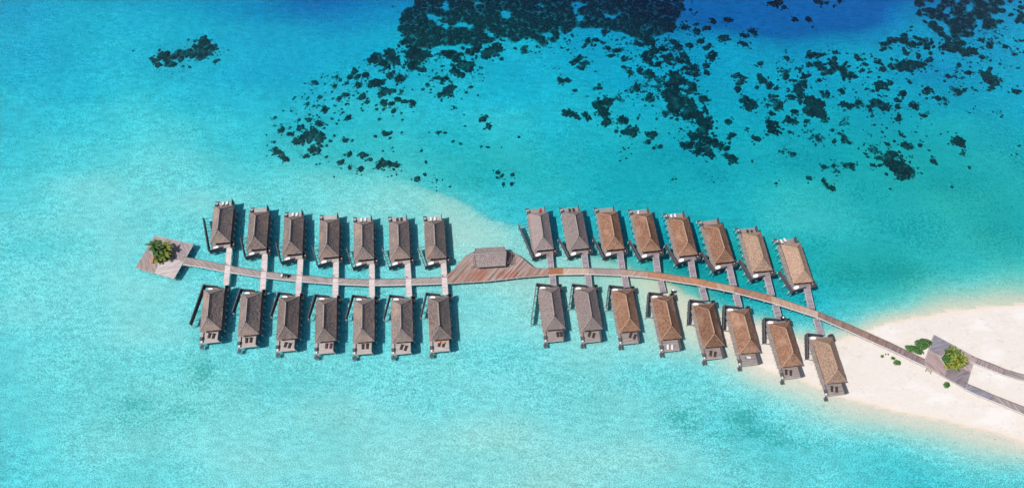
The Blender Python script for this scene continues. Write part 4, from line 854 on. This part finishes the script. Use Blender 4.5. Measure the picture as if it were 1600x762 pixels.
for src, ox, oy, sc in ((HB, 400, 0, 2.457), (HC, 800, 0, 2.457), (HD, 1130, 0, 2.457), (HA, 200, 0, 2.54)):
    for t in src.split(';'):
        x, y, r_ = (float(v) for v in t.split()); heads.append((ox+x/sc, oy+y/sc, r_/sc))
heads = [h for h in heads]
heads.sort(key=lambda h: -h[2])
def region(x, y):
    if x < 370: return 'lone upper left reef patch'
    if x < 520 and y > 170: return 'left tip of the scattered reef'
    if x < 800 and y < 115: return 'reef fringe under top centre'
    if x < 800 and y < 200: return 'broken reef left of centre'
    if x < 870: return 'pale flat above the villas'
    if x < 1000: return 'open sand right of centre'
    if x < 1100: return 'central coral chain'
    if x < 1180: return 'flat below the blue channel'
    if y < 60: return 'deep blue channel'
    if x < 1330: return 'right reef band, left half'
    if x < 1460: return 'right reef band, right half'
    return 'far right reef'
rnd = random.Random(12)
N_IND = 292
byreg = {}
for i, (x, y, r_) in enumerate(heads[:N_IND]): byreg.setdefault(region(x, y), []).append(i)
cell = {}
for g_, ids in byreg.items():
    xs = [heads[i][0] for i in ids]; ys = [heads[i][1] for i in ids]
    for i in ids:
        u = (heads[i][0]-min(xs))/(max(xs)-min(xs)+1e-6); v = (heads[i][1]-min(ys))/(max(ys)-min(ys)+1e-6)
        pos = ('upper ' if v < .33 else 'lower ' if v > .67 else 'middle ')+('left' if u < .33 else 'right' if u > .67 else 'centre')
        size = 'large' if heads[i][2] > 8 else ('mid-sized' if heads[i][2] > 5.2 else 'small')
        cell.setdefault((g_, pos.replace('middle centre', 'centre'), size), []).append(i)
LAB = {}
for (g_, pos, size), ids in cell.items():
    ids.sort(key=lambda i: heads[i][0]); n = len(ids)
    for j, i in enumerate(ids):
        o_ = '' if n == 1 else (('left of two ', 'right of two ')[j] if n == 2 else ('leftmost ' if j == 0 else 'rightmost ' if j == n-1 else (['', 'second', 'third', 'fourth', 'fifth', 'sixth', 'seventh', 'eighth', 'ninth', 'tenth', 'eleventh', 'twelfth'][j]+' from left of ')))
        LAB[i] = f"{o_}{size} coral head{'s' if 'from left of' in o_ or 'of two' in o_ else ''}, {pos} of {g_}"
for i, (x, y, r_) in enumerate(heads[:N_IND]):
    p = ground(x, y); sc = (at(x+r_, y, p.z)-at(x, y, p.z)).length*1.06
    o = bpy.data.objects.new('coral_head', protoB[rnd.randrange(6)] if r_ > 7.2 else protoC[rnd.randrange(12)]); C.objects.link(o)
    o.location = (p.x, p.y, p.z-.05); hz = min(sc*1.0, 1.1*abs(p.z)); o.scale = (sc*rnd.uniform(.95, 1.15), sc*rnd.uniform(.95, 1.15), max(.3, hz*.9)); o.rotation_euler = (0, 0, rnd.uniform(0, 6.28))
    tag(o, LAB[i], 'coral', 'coral heads in '+region(x, y))
SV = {}
def addstuff(lst, name, seed=1):
    cos, faces = [], []; n0 = 0; rn = random.Random(seed)
    temp = []
    for i in range(8):
        b = coral_mesh(300+i, sub=2, lobes=4); temp.append((np.array([v.co[:] for v in b.verts]), [[v.index for v in f.verts] for f in b.faces])) if (b.verts.index_update() or True) else 0; b.free()
    XY = []
    pos = np.array([(at(x, y, -4)[0], at(x, y, -4)[1]) for x, y, _ in lst]); z = height(pos)
    for _ in range(2):
        pos = np.array([tuple(at(l[0], l[1], zz)[:2]) for l, zz in zip(lst, z)]); z = height(pos)
    for (x, y, r_), (wx, wy), zz in zip(lst, pos, z):
        sc = r_*.34; v, f = temp[rn.randrange(8)]; a = rn.uniform(0, 6.28); c_, s_ = math.cos(a), math.sin(a)
        q = v*np.array([sc*rn.uniform(.8, 1.2), sc, min(sc*.9, abs(zz))]); q = np.stack([q[:, 0]*c_-q[:, 1]*s_+wx, q[:, 0]*s_+q[:, 1]*c_+wy, q[:, 2]+zz], 1)
        cos.append(q); faces += [[k+n0 for k in ff] for ff in f]; n0 += len(q)
    co = np.concatenate(cos); c = co.mean(0); c[2] = 0; co = co-c
    me = bpy.data.meshes.new(name); me.from_pydata(co.tolist(), [], faces); me.materials.append(cm)
    o = bpy.data.objects.new(name, me); o.location = c; C.objects.link(o); return o
def inpoly(x, y, poly):
    r = False; j = len(poly)-1
    for i in range(len(poly)):
        xi, yi = poly[i]; xj, yj = poly[j]
        if (yi > y) != (yj > y) and x < (xj-xi)*(y-yi)/(yj-yi)+xi: r = not r
        j = i
    return r
def fill(poly, n, r0, r1, seed, clump=.0):
    rn = random.Random(seed); xs = [p[0] for p in poly]; ys = [p[1] for p in poly]; o = []
    from mathutils import noise as mn
    while len(o) < n:
        x = rn.uniform(min(xs), max(xs)); y = rn.uniform(min(ys), max(ys))
        if not inpoly(x, y, poly): continue
        if clump and mn.noise(Vector((x/16, y/16, seed)))+.35 < clump*rn.random(): continue
        o.append((x, y, r0+(r1-r0)*rn.random()**2))
    return o
big = [(622, 53), (628, 40), (624, 32), (634, 12), (655, -6), (660, -25), (1065, -25), (1068, 8), (1062, 24), (1044, 45), (1016, 62), (983, 55), (942, 43), (918, 41), (898, 40), (877, 60), (857, 70), (824, 59), (800, 64), (782, 58), (746, 74), (725, 66), (693, 70), (664, 74), (640, 68)]
stf = fill(big, 3000, 2.4, 7.0, 31, .06)
big2 = [(1430, -20), (1433, 25), (1457, 46), (1484, 66), (1520, 52), (1556, 42), (1550, 25), (1562, 5), (1590, -20)]
stf += fill(big2, 420, 2.6, 7.5, 32, .7)
o = addstuff(stf, 'coral_reef', 5); tag(o, 'dense dark coral reef at the top of the lagoon', 'coral reef', kind='stuff')
band = [(1181, 102), (1203, 122), (1268, 85), (1313, 81), (1358, 81), (1390, 61), (1415, 53), (1455, 65), (1472, 98), (1440, 118), (1423, 134), (1390, 106), (1358, 118), (1333, 122), (1309, 126), (1268, 130), (1252, 150), (1224, 142), (1191, 134)]
st2 = [h for h in heads[292:]]
rq = random.Random(77)
for x, y, r_ in heads:
    for _ in range(rq.choice((2, 3, 4, 5)) if r_ > 4 else rq.choice((0, 1, 2))):
        a = rq.uniform(0, 6.28); d = r_*rq.uniform(.8, 1.7); st2.append((x+d*math.cos(a), y+d*math.sin(a)*.9, r_*rq.uniform(.16, .42)))
st2 += fill([(1055, -20), (1085, -20), (1095, 20), (1070, 40), (1050, 45)], 26, 1.5, 5, 44)
st2 += fill([(620, 60), (760, 65), (890, 55), (1020, 55), (1030, 75), (880, 80), (740, 95), (625, 85)], 150, 1.2, 4.5, 45, .9)
st2 += fill([(480, 120), (600, 80), (780, 90), (740, 130), (640, 170), (520, 190), (440, 225), (430, 190)], 190, .8, 3.2, 46, .9)
st2 += fill([(960, 60), (1080, 60), (1110, 160), (1130, 240), (1060, 225), (1010, 170), (980, 120)], 230, .8, 3.6, 47, .9)
st2 += fill([(1180, 110), (1460, 90), (1480, 180), (1420, 220), (1300, 230), (1200, 210)], 230, .8, 3.2, 48, .9)
st2 += fill([(1430, 60), (1600, 40), (1600, 100), (1540, 150), (1470, 150)], 130, .8, 3.6, 49, .9)
st2 += fill(band, 330, 2, 7, 33, 1.2)
st2 += fill([(1545, -10), (1600, -10), (1640, 40), (1600, 45), (1575, 30), (1552, 40)], 70, 3, 7, 34, .9)
def blob(x, y, rx, ry, n, r0, r1, seed):
    rn = random.Random(seed); return [(x+rn.gauss(0, rx*.55), y+rn.gauss(0, ry*.55), r0+(r1-r0)*rn.random()**2) for _ in range(n)]
for i, (ox, x, y, rx, n) in enumerate(((1130, 725, 662, 28, 40), (1130, 575, 570, 25, 30), (1130, 600, 595, 25, 30), (1130, 430, 630, 20, 16), (1130, 430, 660, 16, 10), (1130, 240, 575, 22, 22), (1130, 375, 535, 24, 22), (1130, 345, 520, 20, 12), (1130, 320, 505, 18, 10), (1130, 470, 470, 20, 14), (1130, 550, 420, 30, 34),
      (1130, 885, 335, 26, 24), (1130, 1055, 305, 24, 18), (1130, 925, 585, 16, 14), (1130, 720, 600, 14, 8), (1130, 965, 430, 25, 8), (1130, 1050, 440, 22, 16), (1130, 1120, 610, 30, 8), (1130, 90, 495, 12, 8), (1130, 180, 390, 40, 60), (1130, 240, 270, 40, 40), (1130, 410, 440, 30, 12), (1130, 600, 170, 16, 8), (1130, 240, 198, 12, 8), (1130, 400, 190, 30, 14), (1130, 900, 290, 30, 20), (1130, 1040, 130, 50, 50), (1130, 1000, 200, 60, 30),
      (800, 490, 330, 40, 45), (800, 560, 320, 40, 60), (800, 415, 378, 22, 26), (800, 440, 160, 50, 40), (800, 560, 150, 50, 50), (800, 610, 180, 60, 60), (800, 620, 690, 16, 10), (800, 430, 600, 40, 14), (800, 770, 680, 20, 6), (800, 450, 570, 20, 3), (800, 350, 440, 28, 26), (800, 740, 560, 60, 30), (800, 640, 380, 60, 60), (800, 130, 180, 40, 26), (800, 130, 258, 10, 4), (800, 160, 265, 8, 4),
      (400, 340, 330, 60, 30), (400, 330, 410, 60, 14), (400, 560, 280, 60, 30), (400, 760, 395, 30, 26), (400, 850, 290, 30, 16), (400, 690, 340, 40, 20), (400, 700, 510, 20, 8), (400, 690, 700, 24, 14), (400, 70, 575, 26, 18), (400, 530, 650, 26, 12), (400, 600, 240, 80, 60), (400, 230, 410, 30, 12), (400, 260, 620, 24, 6), (400, 560, 510, 20, 6), (200, 150, 235, 60, 50), (200, 300, 190, 50, 45), (200, 350, 190, 20, 10))):
    st2 += blob(ox+x/2.457, y/2.457, rx/2.457, rx/2.457, n, .9, 2.6, 60+i)
o = addstuff(st2, 'scattered_coral', 6); tag(o, 'small coral knobs and rubble scattered between the coral heads', 'coral rubble', kind='stuff')

# rubble and turf on the bottom around the coral: read by the seabed material
RF = np.zeros(GX.shape)
ns = len(stf)
for k_, (x, y, r_) in enumerate(stf+heads+st2):
    p = at(x, y, -4); q = at(x+r_, y, -4); sc = max(1.2, (q-p).length*1.05)
    p = at(x, y, max(-12, float(GZ[min(len(gy)-1, np.searchsorted(gy, p.y)), min(len(gx)-1, np.searchsorted(gx, p.x))])))
    j0, j1 = np.searchsorted(gy, (p.y-sc*2.5, p.y+sc*2.5)); i0, i1 = np.searchsorted(gx, (p.x-sc*2.5, p.x+sc*2.5))
    if i1 > i0 and j1 > j0:
        d2 = ((GX[j0:j1, i0:i1]-p.x)**2+(GY[j0:j1, i0:i1]-p.y)**2)/sc**2; RF[j0:j1, i0:i1] += np.exp(-d2*1.3)*(.9 if k_ < ns else (.38 if sc < 1.5 else .5))*min(1, sc/2.0)
RF = np.clip(RF, 0, 1)
me = bpy.data.objects['seabed'].data; a_ = me.attributes.new('reef', 'FLOAT', 'POINT'); a_.data.foreach_set('value', RF.ravel()[USED['seabed']].astype(np.float32))
